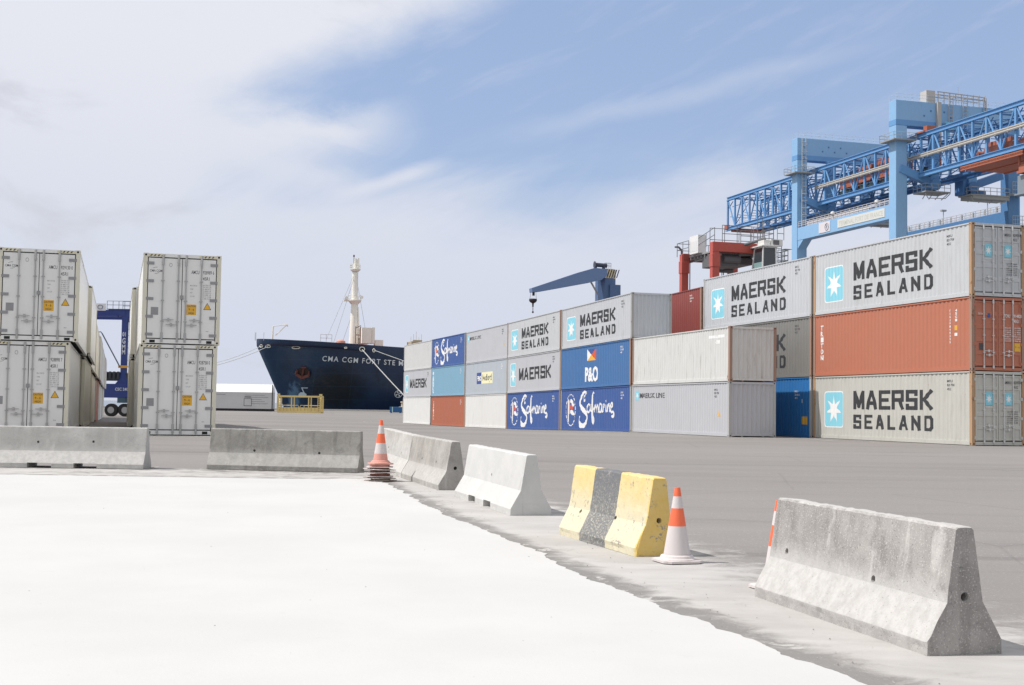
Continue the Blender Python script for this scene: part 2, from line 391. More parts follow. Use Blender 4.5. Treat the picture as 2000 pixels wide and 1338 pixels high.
def emblem(mb, u0, u1, z0, z1):
    rrect(mb, u0, u1, z0, z1, .16, 0, 1); rrect(mb, u0 + .05, u1 - .05, z0 + .05, z1 - .05, .13, .0012, 2)
    star(mb, (u0 + u1) / 2, (z0 + z1) / 2, (u1 - u0) * .42, (z1 - z0) * .40, .0024, 1)
def ids(h, mi=4, code='MSKU', num='829 7061', typ='4532', u=10.55):
    f = lambda a, b: (a, b, 0); mb = MB()
    put_text(mb, code, f, u, h - .42, .10, .012, mi=mi); put_text(mb, num, f, u, h - .58, .10, .012, mi=mi); put_text(mb, typ, f, u, h - .74, .10, .012, mi=mi); return mb
def dec_maersk_sealand(h):
    def g():
        mb = MB(); em = MB(); k = h / 2.896; emblem(em, 1.02, 2.66, .52 * k, 2.2 * k)
        block_word(mb, 'MAERSK', 3.55, 9.55, 1.36 * k, 2.2 * k, .22, .13); block_word(mb, 'SEALAND', 3.55, 9.6, .50 * k, 1.13 * k, .17, .42)
        return {'lettering': mb, 'emblem': em, 'id_code': ids(h)}
    return g
def dec_maersk(h):
    def g():
        mb = MB(); em = MB(); emblem(em, .8, 2.2, .45, 2.15); block_word(mb, 'MAERSK', 2.9, 10.2, .85, 1.72, .24, .16); return {'lettering': mb, 'emblem': em, 'id_code': ids(h)}
    return g
def dec_line(h, u=.5, sc=1.0):
    def g():
        mb = MB(); em = MB(); rrect(em, u, u + .45 * sc, h - .85, h - .32, .08, 0, 2); star(em, u + .22 * sc, h - .58, .2 * sc, .22, .0012, 1)
        put_text(mb, 'MAERSK LINE', lambda a, b: (a, b, 0), u + .6 * sc, h - .72, .27, .02, 3.4 * sc, mi=4)
        wn = MB(); wn.poly([(10.9, .95, 0), (11.2, .95, 0), (11.05, 1.25, 0)], 3); return {'lettering': mb, 'emblem': em, 'warning_sticker': wn, 'id_code': ids(h)}
    return g
def dec_safmarine(h):
    def g():
        mb = MB(); L = 0
        brush(mb, [(4.62, 1.93, .10), (4.42, 1.84, .16), (4.36, 2.02, .10), (4.6, 2.22, .10), (4.78, 2.32, .12), (4.4, 2.36, .18), (4.0, 2.15, .22), (3.72, 1.85, .24), (3.72, 1.58, .26), (4.05, 1.35, .34), (4.5, 1.18, .34), (4.85, .98, .26), (4.88, .68, .24), (4.6, .42, .26), (4.2, .27, .34), (3.8, .30, .40), (3.55, .48, .28), (3.5, .66, .16), (3.62, .90, .06)], 0, 1)
        brush(mb, [(5.5, 1.48, .10), (5.2, 1.62, .12), (4.95, 1.42, .14), (4.98, 1.18, .13), (5.25, 1.13, .12), (5.52, 1.42, .12), (5.58, 1.60, .12), (5.55, 1.25, .12), (5.78, 1.2, .10)], .0006, 1)
        brush(mb, [(6.15, 2.25, .08), (6.0, 2.32, .12), (5.88, 2.1, .14), (5.85, 1.7, .18), (5.82, 1.2, .20), (5.85, .8, .18), (5.92, .5, .16), (6.05, .45, .14), (6.12, .7, .12), (5.98, 1.1, .10), (6.2, 1.45, .10)], .0012, 1)
        brush(mb, [(6.2, 1.12, .12), (6.24, 1.55, .12), (6.3, 1.3, .10), (6.5, 1.58, .12), (6.55, 1.12, .12), (6.62, 1.35, .10), (6.82, 1.58, .12), (6.86, 1.14, .12), (7.02, 1.2, .08)], .0018, 1)
        brush(mb, [(7.42, 1.5, .10), (7.2, 1.62, .12), (7.0, 1.4, .14), (7.05, 1.16, .12), (7.3, 1.16, .12), (7.46, 1.58, .12), (7.5, 1.16, .12), (7.68, 1.2, .10)], .0024, 1)
        brush(mb, [(7.72, 1.12, .12), (7.76, 1.58, .12), (7.84, 1.42, .10), (8.02, 1.60, .12)], .003, 1)
        brush(mb, [(8.16, 1.55, .12), (8.16, 1.15, .13), (8.3, 1.2, .08)], .0006, 1); brush(mb, [(8.14, 1.82, .12), (8.18, 1.72, .14)], .0006, 1)
        brush(mb, [(8.38, 1.12, .12), (8.42, 1.56, .12), (8.48, 1.34, .10), (8.68, 1.6, .12), (8.74, 1.16, .12), (8.86, 1.2, .08)], .0012, 1)
        brush(mb, [(8.9, 1.32, .10), (9.2, 1.45, .12), (9.18, 1.64, .12), (8.98, 1.58, .12), (8.9, 1.3, .14), (9.05, 1.1, .14), (9.35, 1.15, .12), (9.45, 1.0, .14), (9.35, .86, .22), (9.1, .88, .10)], .0018, 1)
        m0_ = mb; mb = MB()
        for k in range(20):                      # dashed ring
            t0 = 2 * math.pi * k / 20; t1 = t0 + .24
            ribbon(mb, [(1.9 + .88 * math.cos(t0 + (t1 - t0) * j / 3), 1.28 + .98 * math.sin(t0 + (t1 - t0) * j / 3)) for j in range(4)], .07, 0, 1, False)
        ribbon(mb, [(1.45, .6), (1.45, 1.9)], .14, .0006, 1); ribbon(mb, [(1.62, 1.1), (1.62, 1.82)], .16, .0012, 8)
        brush(mb, [(1.75, 1.80, .1), (2.05, 1.84, .28), (2.3, 1.62, .3), (2.55, 1.6, .08)], .0018, 1); brush(mb, [(1.75, 1.5, .2), (2.1, 1.45, .3), (2.3, 1.35, .12)], .0024, 5)
        brush(mb, [(1.8, 1.2, .08), (2.05, 1.15, .3), (2.35, 1.08, .26), (2.6, .98, .08)], .003, 1)
        return {'lettering': m0_, 'emblem': mb, 'id_code': ids(h, 1, 'SCMU', '402 1876', '4310')}
    return g
def dec_po(h):
    def g():
        mb = MB(); put_text(mb, 'P&O', lambda a, b: (a, b, 0), 4.6, .42, .86, .035, 2.3, 1); em = MB()
        for tri, m in ((((5.0, 1.65), (5.7, 2.0), (5.0, 2.35)), 1), (((5.0, 2.35), (5.7, 2.0), (6.5, 2.35)), 7), (((6.5, 2.35), (5.7, 2.0), (6.5, 1.65)), 5), (((5.0, 1.65), (6.5, 1.65), (5.7, 2.0)), 3)):
            em.poly([(a, b, 0) for a, b in tri], m)
        return {'lettering': mb, 'emblem': em, 'id_code': ids(h, 1, 'POCU', '735 2894', '4310')}
    return g
def dec_ned(h):
    def g():
        mb = MB(); mb.poly([(3.6, .85, 0), (5.0, .85, 0), (5.0, 1.75, 0), (3.6, 1.75, 0)], 7); mb.poly([(5.0, .85, .0006), (8.2, .85, .0006), (8.2, 1.75, .0006), (5.0, 1.75, .0006)], 6)
        put_text(mb, 'P&O', lambda a, b: (a, b, .0012), 3.75, 1.1, .4, .03, 1.1, 1); put_text(mb, 'Nedlloyd', lambda a, b: (a, b, .0012), 5.3, 1.1, .5, .02, 2.6, 4); return {'name_panel': mb, 'id_code': ids(h, 1)}
    return g
def vtext(mb, word, u, ztop, size, dz, mi, width=None):
    for k, ch in enumerate(word): put_text(mb, ch, lambda a, b: (a, b, 0), u, ztop - (k + 1) * dz, size, .03, width, mi)
def dec_triton(h):
    def g():
        mb = MB(); vtext(mb, 'TRITON', .62, 2.45, .23, .28, 1, .26)
        vtext(mb, 'TCNU9148205', 10.72, 2.5, .085, .125, 1, .08); vtext(mb, '45G1', 11.1, 2.5, .10, .13, 1, .09)
        mb.poly([(11.06, 1.62, 0), (11.2, 1.62, 0), (11.2, 1.82, 0), (11.06, 1.82, 0)], 3); mb.poly([(11.06, 1.4, 0), (11.2, 1.4, 0), (11.2, 1.52, 0), (11.06, 1.52, 0)], 1); return {'lettering': mb}
    return g
def dec_side(h, mi=1, stripe=False, brown=False, blue=False, plate=False):
    def g():
        out = {'id_code': ids(h, mi, 'INBU', '300 8162', '4310')}; mb = MB()
        if stripe or brown: out['lettering'] = mb
        if blue or plate: out['sticker'] = mb
        if stripe: vtext(mb, 'HAMBURG', .55, h - .35, .26, .28, 1, .35)
        if brown: vtext(mb, 'CAPITAL', .75, h - .4, .2, .24, 1, .22)
        if blue:
            mb.poly([(11.2, .62, 0), (11.75, .62, 0), (11.75, 1.0, 0), (11.2, 1.0, 0)], 3); mb.poly([(11.2, 1.66, 0), (11.32, 1.66, 0), (11.32, 1.84, 0), (11.2, 1.84, 0)], 1)
        if plate: mb.poly([(9.8, h - .5, 0), (11.6, h - .5, 0), (11.6, h - .36, 0), (9.8, h - .36, 0)], 1); mb.poly([(10.6, h - .78, 0), (11.1, h - .78, 0), (11.1, h - .6, 0), (10.6, h - .6, 0)], 1)
        return out
    return g
STEEL = paint((.42, .42, .42), .12, .3, .45, .3); DARK = plain((.02, .02, .022), .8); GASK = plain((.03, .03, .035), .8)
GREYP = plain((.30, .30, .31), .5); RODW = paint((.62, .62, .62), .2, .25, .4, .2)
HAZ = plain((.04, .035, .02), .6)
_gc = {}
class Parts(dict):
    def __missing__(s, k): s[k] = MB(); return s[k]
    def build(s, *a, **kw):
        for k, m in s.items():
            if m.v: m.build(k, *a, **kw)
def container(loc, yaw, pitch, h, body, frame, label, group, decal=None, near='corr', far='corr', flat=False, cast=True, detail=1, dkey=None, rod=None, doorinfo=None, roll=0.0):
    root = empty('shipping_container' if not flat else 'reefer_container', loc, yaw, pitch, roll)
    tag(root, label, 'container', group)
    ck = ('side', h, flat)
    if ck not in _gc:
        mb = MB(); z0, z1 = .15, h - .06
        if flat:
            P = []
            n = 24; st = (CL - .34) / n
            for k in range(n): b = .17 + k * st; P += [(b, 0), (b + st * .90, 0), (b + st * .93, .008), (b + st * .97, .008)]
            P.append((CL - .17, 0))
        else: P = [(.06, 0)] + CP + [(CL - .06, 0)]
        for (ya, da), (yb, db) in zip(P, P[1:]): mb.poly([(WX + da, ya, z0), (WX + da, ya, z1), (WX + db, yb, z1), (WX + db, yb, z0)])
        o = mb.build('side_wall', body, None, flip=False); _gc[ck] = o.data; bpy.data.objects.remove(o)
    def side(mirror):
        me = _gc[ck].copy(); me.materials.clear(); me.materials.append(body)
        if mirror:
            for v in me.vertices: v.co.x = CW - v.co.x
        o = bpy.data.objects.new('side_wall', me); S.collection.objects.link(o); o.parent = root
    side(False); side(True)
    mb = MB()                                        # frame: posts, rails, sills
    for x0, x1 in ((0, .14), (CW - .14, CW)):
        for y0, y1 in ((.004, .17), (CL - .17, CL - .004)): mb = MB(); mb.box(x0 + .003, x1 - .003, y0, y1, .1181, h - .1181); mb.build('corner_post', frame, root)
    mb = MB()
    for x0, x1 in ((.004, .064), (CW - .064, CW - .004)):
        mb.box(x0, x1, .178, CL - .178, h - .06, h - .008)
    for x0, x1 in ((.006, .10), (CW - .10, CW - .006)): mb.box(x0, x1, .178, CL - .178, .015, .16)
    for y0, y1 in ((.006, .12), (CL - .12, CL - .006)):
        mb.box(.162, CW - .162, y0, y1, h - .115, h - .008); mb.box(.162, CW - .162, y0, y1, .02 if near != 'corr' or y0 > 1 else .05, .15)
    mb.build('rail', body, root)
    mb = MB()
    if detail: 
        for k in range(22): a = .14 + k * .54; mb.box(.07, CW - .07, a, a + .50, h - .03, h - .012 - (k % 2) * .006)
    else: mb.box(.07, CW - .07, .14, CL - .14, h - .03, h - .012)
    mb.build('roof', body, root)
    mb = MB(); mb.box(.105, CW - .105, .13, CL - .13, .09, .14); mb.build('floor', DARK, root)
    if cast:
        if 'cast' not in _gc:
            mb = MB(); mb.box(0, .162, 0, .178, 0, .118); mb.tube((.081, -.0015, .06), (.081, .02, .06), .034, 10, mi=1); mb.tube((-.0015, .09, .06), (.02, .09, .06), .034, 10, mi=1)
            o = mb.build('corner_casting', [frame, DARK]); _gc['cast'] = o.data; bpy.data.objects.remove(o)
        me = _gc['cast'].copy(); me.materials[0] = frame
        for i, z in enumerate((0, h - .118)):
            for xx, yy, sx_, sy_ in ((0, 0, 1, 1), (CW, 0, -1, 1), (0, CL, 1, -1), (CW, CL, -1, -1)):
                o = bpy.data.objects.new('corner_casting', me); S.collection.objects.link(o); o.parent = root; o.location = (xx, yy, z); o.scale = (sx_, sy_, 1)
    def endcorr(y, sgn):
        mb = MB(); n = 9; pit = (CW - .30) / n; z0, z1 = .15, h - .115
        P = [(.14, 0)] + corr_pts(.15, n, pit, .045) + [(CW - .14, 0)]
        for (xa, da), (xb, db) in zip(P, P[1:]): mb.poly([(xa, y + sgn * da, z0), (xb, y + sgn * db, z0), (xb, y + sgn * db, z1), (xa, y + sgn * da, z1)])
        mb.build('end_wall', body, root, flip=False)
    if near == 'corr':
        endcorr(.03, 1)
        mb = MB()
        for a, b_ in ((.162, .5), (CW - .162, CW - .5)): mb.poly([(a, .012, .02), (a, .012, .07), (b_, .012, .07)])
        for a in (.62, 1.72): mb.poly([(a, .011, .07), (a + .12, .011, .07), (a + .09, .011, -.0), (a + .03, .011, .0)])
        mb.build('gusset', frame, root)
    if far == 'corr': endcorr(CL - .03, -1)
    if near in ('door', 'reefer'):
        rf = near == 'reefer'; rodm = rod or STEEL
        mb = MB(); mb.box(.143, CW - .143, .07, .10, .151, h - .116); mb.build('door_seal', GASK, root)
        for dn, (xa, xb) in enumerate(((.165, 1.208), (1.230, CW - .165))):
            mb = MB(); z0, z1 = .185, h - .15
            if rf: mb.box(xa, xb, .02, .066, z0, z1)
            else:
                mb.box(xa, xb, .045, .066, z0, z1); zz = [z0]; n = 5
                for k in range(n + 1):
                    c = z0 + (z1 - z0) * k / n; a, b_ = (z0, z0 + .09) if k == 0 else ((z1 - .09, z1) if k == n else (c - .09, c + .09))
                    mb.prism([(.047, a), (.022, a + .03), (.022, b_ - .03), (.047, b_)], 'x', xa + .07, xb - .07)
                mb.box(xa, xa + .07, .02, .047, z0, z1); mb.box(xb - .07, xb, .02, .047, z0, z1)
            d = mb.build('door', body, root)
            rods = ((.62, 1.10) if rf else (.55, .98)) if dn == 0 else ((1.34, 1.82) if rf else (1.46, 1.88))
            for j, x in enumerate(rods):
                mb = MB(); mb.tube((x, -.012, .09), (x, -.012, h - .07), .019, 8)
                for a, b_ in ((.06, .36), (h - .38, h - .03)) if rf else ((.10, .22), (h - .26, h - .12)): mb.tube((x, -.012, a), (x, -.012, b_), .036, 8)
                for zz in (.25, .48, .70): mb.box(x - .05, x + .05, -.03, .019, h * zz - .015, h * zz + .015)
                zh = .62 + (.16 if (j + dn) % 2 == 0 else 0); sg = 1 if j == 0 else -1
                mb.beam((x, -.035, zh), (x + sg * .36, -.035, zh), .022, .022); mb.box(x + sg * .2 - .03, x + sg * .2 + .03, -.05, .019, zh - .05, zh + .05)
                mb.build('locking_rod', rodm, d)
            xh = .15 if dn == 0 else CW - .15
            for k in range(5 if rf else 4):
                zz = .30 + (h - .62) * k / (4 if rf else 3); mb = MB()
                a, b_ = (xh - .04, xh + .19) if dn == 0 else (xh - .19, xh + .04)
                if rf: mb.box(a, b_, -.004, .019, zz - .045, zz + .045)
                else: mb.box(xh - .04, xh + .04, -.004, .019, zz - .06, zz + .06)
                mb.build('hinge', GREYP if rf else body, d)
        MM = Parts(); mb = MM['lock_box']; f = lambda a, b: (a, .0185 if rf else .0175, b)
        if rf:
            nm, ty = doorinfo
            mb.box(1.17, 1.27, -.02, .015, h * .52 - .06, h * .52 + .06, 1)
            q = lambda x0, x1, z0, z1, m, y=.0175: MM['data_plate' if m == 1 else 'caution_sticker'].poly([(x0, y, z0), (x1, y, z0), (x1, y, z1), (x0, y, z1)], m)
            q(.27, .50, .92, 1.17, 1); q(1.375, 1.68, .95, 1.29, 2)
            mb = MM['warning_sticker']; mb.poly([(1.90, .0175, 1.13), (2.15, .0175, 1.13), (2.025, .0175, 1.36)], 0); mb.poly([(1.925, .016, 1.145), (2.125, .016, 1.145), (2.025, .016, 1.33)], 2)
            g2 = lambda a, b: (a, .015, b)
            mb = MM['caution_sticker']; put_text(mb, 'CAUTION', g2, 1.39, 1.205, .062, .01, .275, 0); put_text(mb, '9 - 6', g2, 1.44, 1.09, .075, .01, .17, 0); put_text(mb, 'HIGH', g2, 1.44, .975, .075, .01, .17, 0)
            mb = MM['company_name']; put_text(mb, 'CMA CGM', f, .21, 2.30, .075, .012, .38, 0)
            ribbon2 = lambda P, w: [mb.poly([(a[0], .0172, a[1]), (b[0], .0172, b[1]), (b[0], .0172, b[1] + w), (a[0], .0172, a[1] + w)], 0) for a, b in zip(P, P[1:])]
            ribbon2([(.30, 2.41), (.36, 2.435), (.44, 2.445)], .01); ribbon2([(.36, 2.24), (.44, 2.25), (.50, 2.275)], .01)
            mb = MM['id_code']; put_text(mb, 'AMCU', f, 1.50, 2.28, .115, .008, .25, 0); put_text(mb, nm, f, 1.865, 2.28, .115, .008, .35, 0); put_text(mb, ty, f, 1.865, 2.08, .115, .008, .21, 0)
            mb = MM['weight_table']
            for k, w_ in enumerate(('MAX.GROSS', 'TARE', 'NET', 'CU.CAP')): put_text(mb, w_, f, 1.47, 1.88 - k * .115, .045, .006, (.22, .1, .08, .15)[k], 1)
            for k in range(8): put_text(mb, ('34 000 KG', '74 960 LB', '4 480 KG', '9 880 LB', '29 520 KG', '65 080 LB', '67.5 CU.M', '2 384 CU.FT')[k], f, 1.87, 1.90 - k * .062, .045, .006, .26, 1)
            mb = MM['round_mark']
            for k in range(14):
                a = 2 * math.pi * k / 14; b_ = 2 * math.pi * (k + .8) / 14; c0 = (.855, h - .36)
                mb.poly([(c0[0] + .05 * math.cos(a), .0172, c0[1] + .065 * math.sin(a)), (c0[0] + .05 * math.cos(b_), .0172, c0[1] + .065 * math.sin(b_)), (c0[0] + .036 * math.cos(b_), .0172, c0[1] + .048 * math.sin(b_)), (c0[0] + .036 * math.cos(a), .0172, c0[1] + .048 * math.sin(a))], 1)
            mb = MM['id_code']; put_text(mb, 'ISO', f, 2.0, .42, .03, .004, .08, 0)
            mb = MM['hazard_stripe']
            for k in range(4):
                for x in (.20, CW - .66):
                    a = x + k * .115; mb.poly([(a, .0035, h - .095), (a + .05, .0035, h - .095), (a + .095, .0035, h - .035), (a + .045, .0035, h - .035)], 0)
            mb.poly([(.17, .0038, h - .10), (.68, .0038, h - .10), (.68, .0038, h - .03), (.17, .0038, h - .03)], 3); mb.poly([(CW - .70, .0038, h - .10), (CW - .17, .0038, h - .10), (CW - .17, .0038, h - .03), (CW - .70, .0038, h - .03)], 3)
            mb = MM['lifting_pocket']; mb.box(.25, .42, .003, .02, .035, .125, 4); mb.box(CW - .42, CW - .25, .003, .02, .035, .125, 4)
            MM.build([TXT, GREYP, lettering((.78, .43, .04), .15), lettering((.72, .66, .42), .3), DARK], root, flip=False)
        else:
            doorinfo(MM, h); MM.build(DEC, root, flip=False)
    if decal:
        kk = (dkey, h)
        if kk not in _gc: _gc[kk] = {n_: drape(m_, flat) for n_, m_ in decal().items()}
        for n_, me in _gc[kk].items():
            if not me.materials:
                for m in DEC: me.materials.append(m)
            o = bpy.data.objects.new(n_, me); S.collection.objects.link(o); o.parent = root
    return root
def stackpose(X, Y, up):
    """near left foot corner on the ground, sloping with the yard; returns location, pitch"""
    a = Vector((X, Y, G(X, Y))); b = a + D * CL; b.z = G(b.x, b.y); p = math.atan2(b.z - a.z, CL)
    Z = Vector((math.sin(p) * math.sin(AL), -math.sin(p) * math.cos(AL), math.cos(p)))
    return a + Z * (up + .008), p

MG = lambda c, r=.10, d=.25: paint(c, r * 1.15, d * 1.35, .55)
GM = (.485, .50, .53)                    # line grey
g1 = MG(GM, .14, .26); g2 = MG((.50, .515, .535), .17, .30); g3 = MG((.47, .48, .51), .02, .15); g4 = MG((.205, .20, .19), .08, .3); gw = MG((.60, .605, .59), .24, .42); gwh = MG((.68, .68, .67), .10, .25)  # g4 is an evenly darker grey than the other line greys
bl1 = MG((.048, .105, .31), .02, .15); bl2 = MG((.055, .155, .36), .10, .25); bl3 = MG((.022, .16, .43), .04, .2); teal = MG((.20, .37, .50), .06, .2); brn = MG((.40, .13, .075), .07, .2); org = MG((.44, .16, .10), .12, .15); red = MG((.25, .058, .05), .08, .2); beige = MG((.49, .485, .45), .20, .34)
fr = paint((.36, .35, .33), .38, .4, .6); frr = paint((.42, .27, .16), .45, .5, .7); frb = paint((.33, .21, .16), .38, .3, .6); frg = paint((.42, .42, .42), .25, .35, .6)
ROWF = 'containers in the front row of the long stack'; ROWB = 'containers in the back row of the long stack'
dms, dm, dl, ds, dp, dn_ = dec_maersk_sealand, dec_maersk, dec_line, dec_safmarine, dec_po, dec_ned
LOW, HC = 2.591, 2.896
front = [  # nearest first; bottom to top
    [(LOW, g3, frg, dl(LOW), 'line', 'pale grey container with a small company name at the near bottom of the front row'),
     (LOW, gw, frb, dec_side(LOW, 1, plate=True), 'plate', 'off-white rust-streaked container with a white stencil above a grey one at the near end')],
    [(LOW, bl1, fr, ds(LOW), 'saf', 'nearer of the two deep blue containers with white script lettering standing on the ground'),
     (LOW, bl2, frb, dp(LOW), 'po', 'faded blue container with white P&O letters and a small coloured flag'),
     (LOW, g1, fr, dms(LOW), 'ms', 'grey MAERSK SEALAND container on top of the blue P&O container, corrugated end showing')],
    [(LOW, bl1, frb, ds(LOW), 'saf', 'farther of the two deep blue script-lettered containers standing on the ground'),
     (LOW, g3, fr, dm(LOW), 'm', 'grey container with MAERSK alone in black, between a blue one and a MAERSK SEALAND one'),
     (LOW, g2, frb, dms(LOW), 'ms', 'grey MAERSK SEALAND container farthest away of those with both words')],
    [(LOW, gwh, frb, None, 'w', 'off-white container on the ground between the red-brown one and a blue one'),
     (LOW, MG((.42, .46, .51), .04, .2), fr, dn_(LOW), 'ned', 'blue-grey container with a small blue and cream name panel'),
     (LOW, g3, fr, dl(LOW, .4, 1.0), 'line', 'grey top-level container with a small company name high on its left')],
    [(LOW, brn, frb, dec_side(LOW, 1, brown=True), 'brown', 'red-brown container on the ground between two white ones'),
     (LOW, teal, fr, dec_side(LOW, 1, stripe=True), 'teal', 'teal container with white upright lettering at its left edge'),
     (LOW, bl1, fr, ds(LOW), 'saf', 'deep blue script-lettered container on the top level above the teal one')],
    [(LOW, gwh, frg, None, 'w', 'white container on the ground at the far end of the row, beside the ship'),
     (LOW, g3, frg, dm(LOW), 'm', 'grey MAERSK container at the far end of the row on the middle level'),
     (LOW, MG((.56, .56, .56), .05, .2), frg, dec_side(LOW, 1), 'id', 'pale grey container without large lettering, top of the far end stack')],
]
K = 28.52
for i, st in enumerate(front):
    Yc = 61.5 + i * 11.78; X = K - .298 * Yc; up = 0
    for j, (h, b, f_, d_, k_, lab) in enumerate(st):
        loc, p = stackpose(X, Yc, up); up += h + .012
        loc += N * random.uniform(-.03, .03) + D * random.uniform(-.02, .04)
        if i == 1 and j == 2: loc -= D * .12
        container(loc, AL, p, h, b, f_, lab, ROWF, d_, 'corr' if i < 2 or True else None, 'corr' if i == 5 else None, dkey=k_, cast=i < 5)
def door_grey(MM, h):
    mb = MM['star_sticker']
    f = lambda a, b: (a, .0175, b); y = .0175
    for x in (.62, 1.52):
        mb.poly([(x, .018, h - 1.32), (x + .34, .018, h - 1.32), (x + .34, .018, h - .82), (x, .018, h - .82)], 2)
        n = 7; c = (x + .17, h - 1.08)
        p = [(c[0] + .15 * (1 if k % 2 == 0 else .4) * math.cos(math.pi / 2 + math.pi * k / n), .0172, c[1] + .18 * (1 if k % 2 == 0 else .4) * math.sin(math.pi / 2 + math.pi * k / n)) for k in range(14)]
        for k in range(14): mb.poly([(c[0], .0172, c[1]), p[k], p[(k + 1) % 14]], 1)
        put_text(mb, 'MAERSK', f, x, h - 1.42, .06, .01, .34, 1)
    mb = MM['id_code']; put_text(mb, 'MSKU', f, 1.55, h - .48, .11, .01, .27, 4); put_text(mb, '829706', f, 1.92, h - .48, .11, .01, .38, 4); put_text(mb, '4532', f, 1.92, h - .66, .11, .01, .2, 4)
    mb = MM['weight_table']
    for k in range(6): put_text(mb, ('GROSS 34000', 'TARE 3890', 'NET 30110', 'CU.M 76.2', 'CU.FT 2691', 'KG LB')[k], f, 1.62, 1.3 - k * .085, .05, .006, .5, 4)
def door_red(MM, h):
    mb = MM['company_name']
    f = lambda a, b: (a, .0175, b)
    put_text(mb, 'TRITON', f, .30, h - .70, .07, .01, .22, 1); mb = MM['id_code']; put_text(mb, 'TCNU', f, 1.5, h - .78, .13, .012, .27, 1); put_text(mb, '914820', f, 1.94, h - .78, .13, .012, .36, 1); put_text(mb, '45G1', f, 1.94, h - .98, .13, .012, .24, 1)
    mb = MM['sticker']; mb.poly([(.74, .0175, h - .80), (.86, .0175, h - .80), (.86, .0175, h - .64), (.74, .0175, h - .64)], 7); mb.poly([(.36, .0175, .82), (.52, .0175, .82), (.52, .0175, 1.08), (.36, .0175, 1.08)], 4)
    mb = MM['weight_table']
    for k in range(7):
        put_text(mb, ('MAX.GR.', 'KG LB', 'TARE', 'KG LB', 'NET', 'PAYLOAD', 'CU.CAP')[k], f, 1.53, 1.68 - k * .085, .05, .008, .28, 1); put_text(mb, ('32 500', '71 650', '3 980', '8 770', '28 520', '62 880', '76.4')[k], f, 1.97, 1.68 - k * .085, .05, .008, .28, 1)
    mb = MM['caution_sticker']; mb.poly([(1.96, .0175, .78), (2.24, .0175, .78), (2.24, .0175, 1.12), (1.96, .0175, 1.12)], 3); put_text(mb, '9 - 6', lambda a, b: (a, .017, b), 2.0, .92, .07, .01, .2, 4)
back = [
    [(HC, beige, frr, dms(HC), 'ms', 'weathered beige MAERSK SEALAND container on the ground with a rusty orange corner post', 'door', door_grey),
     (HC, org, frb, dec_triton(HC), 'tri', 'orange-red container with upright TRITON lettering and red doors', 'door', door_red),
     (HC, g2, frr, dms(HC), 'ms', 'grey MAERSK SEALAND container on top of the orange-red one, star stickers on its doors', 'door', door_grey)],
    [(LOW + .05, bl3, frg, dec_side(LOW, 1, blue=True), 'blue', 'bright blue container on the ground half hidden behind the front row', 'corr', None),
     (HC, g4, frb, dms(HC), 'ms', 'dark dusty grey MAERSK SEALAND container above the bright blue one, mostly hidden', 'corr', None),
     (HC, g1, frg, dms(HC), 'ms', 'light grey MAERSK SEALAND container on the top level in front of the red straddle carrier', 'corr', None)],
    [(HC, red, frb, dec_side(HC, 1), 'rid', 'dark red container in the back row beside the light grey MAERSK SEALAND one', 'corr', None)],
]
KB = 33.07
for i, st in enumerate(back):
    Yc = 51.0 + i * 11.86; X = KB - .298 * Yc; up = 0 if i < 2 else 5.42
    for j, (h, b, f_, d_, k_, lab, near, di) in enumerate(st):
        loc, p = stackpose(X, Yc, up); up += h + .012 + (.25 if (i == 1 and j == 0) else 0)
        if i == 1 and j == 0: up = HC + .012
        if i == 1 and j == 0: h = HC
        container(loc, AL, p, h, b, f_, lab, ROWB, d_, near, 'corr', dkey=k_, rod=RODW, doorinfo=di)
# reefers on the left: two blocks
rw = paint((.79, .785, .77), .02, .14, .4); rcr = paint((.76, .735, .66), .06, .25, .5); rfr = paint((.70, .67, .56), .12, .25, .5); rbr = paint((.36, .26, .22), .12, .4, .6); rgn = paint((.60, .66, .58), .05, .2)
GR = 'white refrigerated containers in the two left blocks'
def reefer(X, Y, up, info, lab, body=rw, frame=rfr, near='reefer', detail=1, roll=0.0):
    loc, p = stackpose(X, Y, up)
    return container(loc, AL, p, HC, body, frame, lab, GR, None, near, None, True, cast=near == 'reefer', detail=detail, doorinfo=info, rod=STEEL, roll=roll)
bx, by = -11.80, 41.7
reefer(bx - .04, by, 0, ('928758 0', '45R1'), 'white refrigerated container numbered 928758 standing on the ground in the gap between barriers')
reefer(bx + .02, by, HC + .012, ('928989 6', '45R1'), 'white refrigerated container numbered 928989 on top of the one numbered 928758')
ax, ay = -16.02, 40.7
reefer(ax - .24, ay, 0, ('928898 7', '45R1'), 'white refrigerated container numbered 928898 at the left edge, lower level')
reefer(ax, ay, HC + .012, ('929130 0', '45R1'), 'white refrigerated container numbered 929130 at the left edge, upper level')
nth = ['second', 'third', 'fourth', 'fifth', 'sixth', 'seventh', 'eighth']
colsL = [rcr, rcr, rcr, brn, rgn, rw, rcr]; colsU = [rw, rw, rcr, rcr, rw, rcr, rw]
cn = {id(rcr): 'cream', id(rw): 'white', id(brn): 'red-brown', id(rgn): 'pale green', id(rbr): 'dusty brown'}
for k in range(7):
    j = random.uniform(-.10, .06) if k else .14; t = (k + 1) * 12.34
    P = Vector((ax, ay, 0)) + D * t
    reefer(P.x - .20 + j, P.y, 0, None, '%s container, %s from the camera in the lower tier at far left' % (cn[id(colsL[k])], nth[k]), colsL[k], near='corr', detail=0)
    reefer(P.x + j, P.y, HC + .012, None, '%s container, %s from the camera in the upper tier at far left' % (cn[id(colsU[k])], nth[k]), colsU[k], near='corr', detail=0)
colsL = [rcr, rbr, rbr]; colsU = [rw, rcr, rcr]
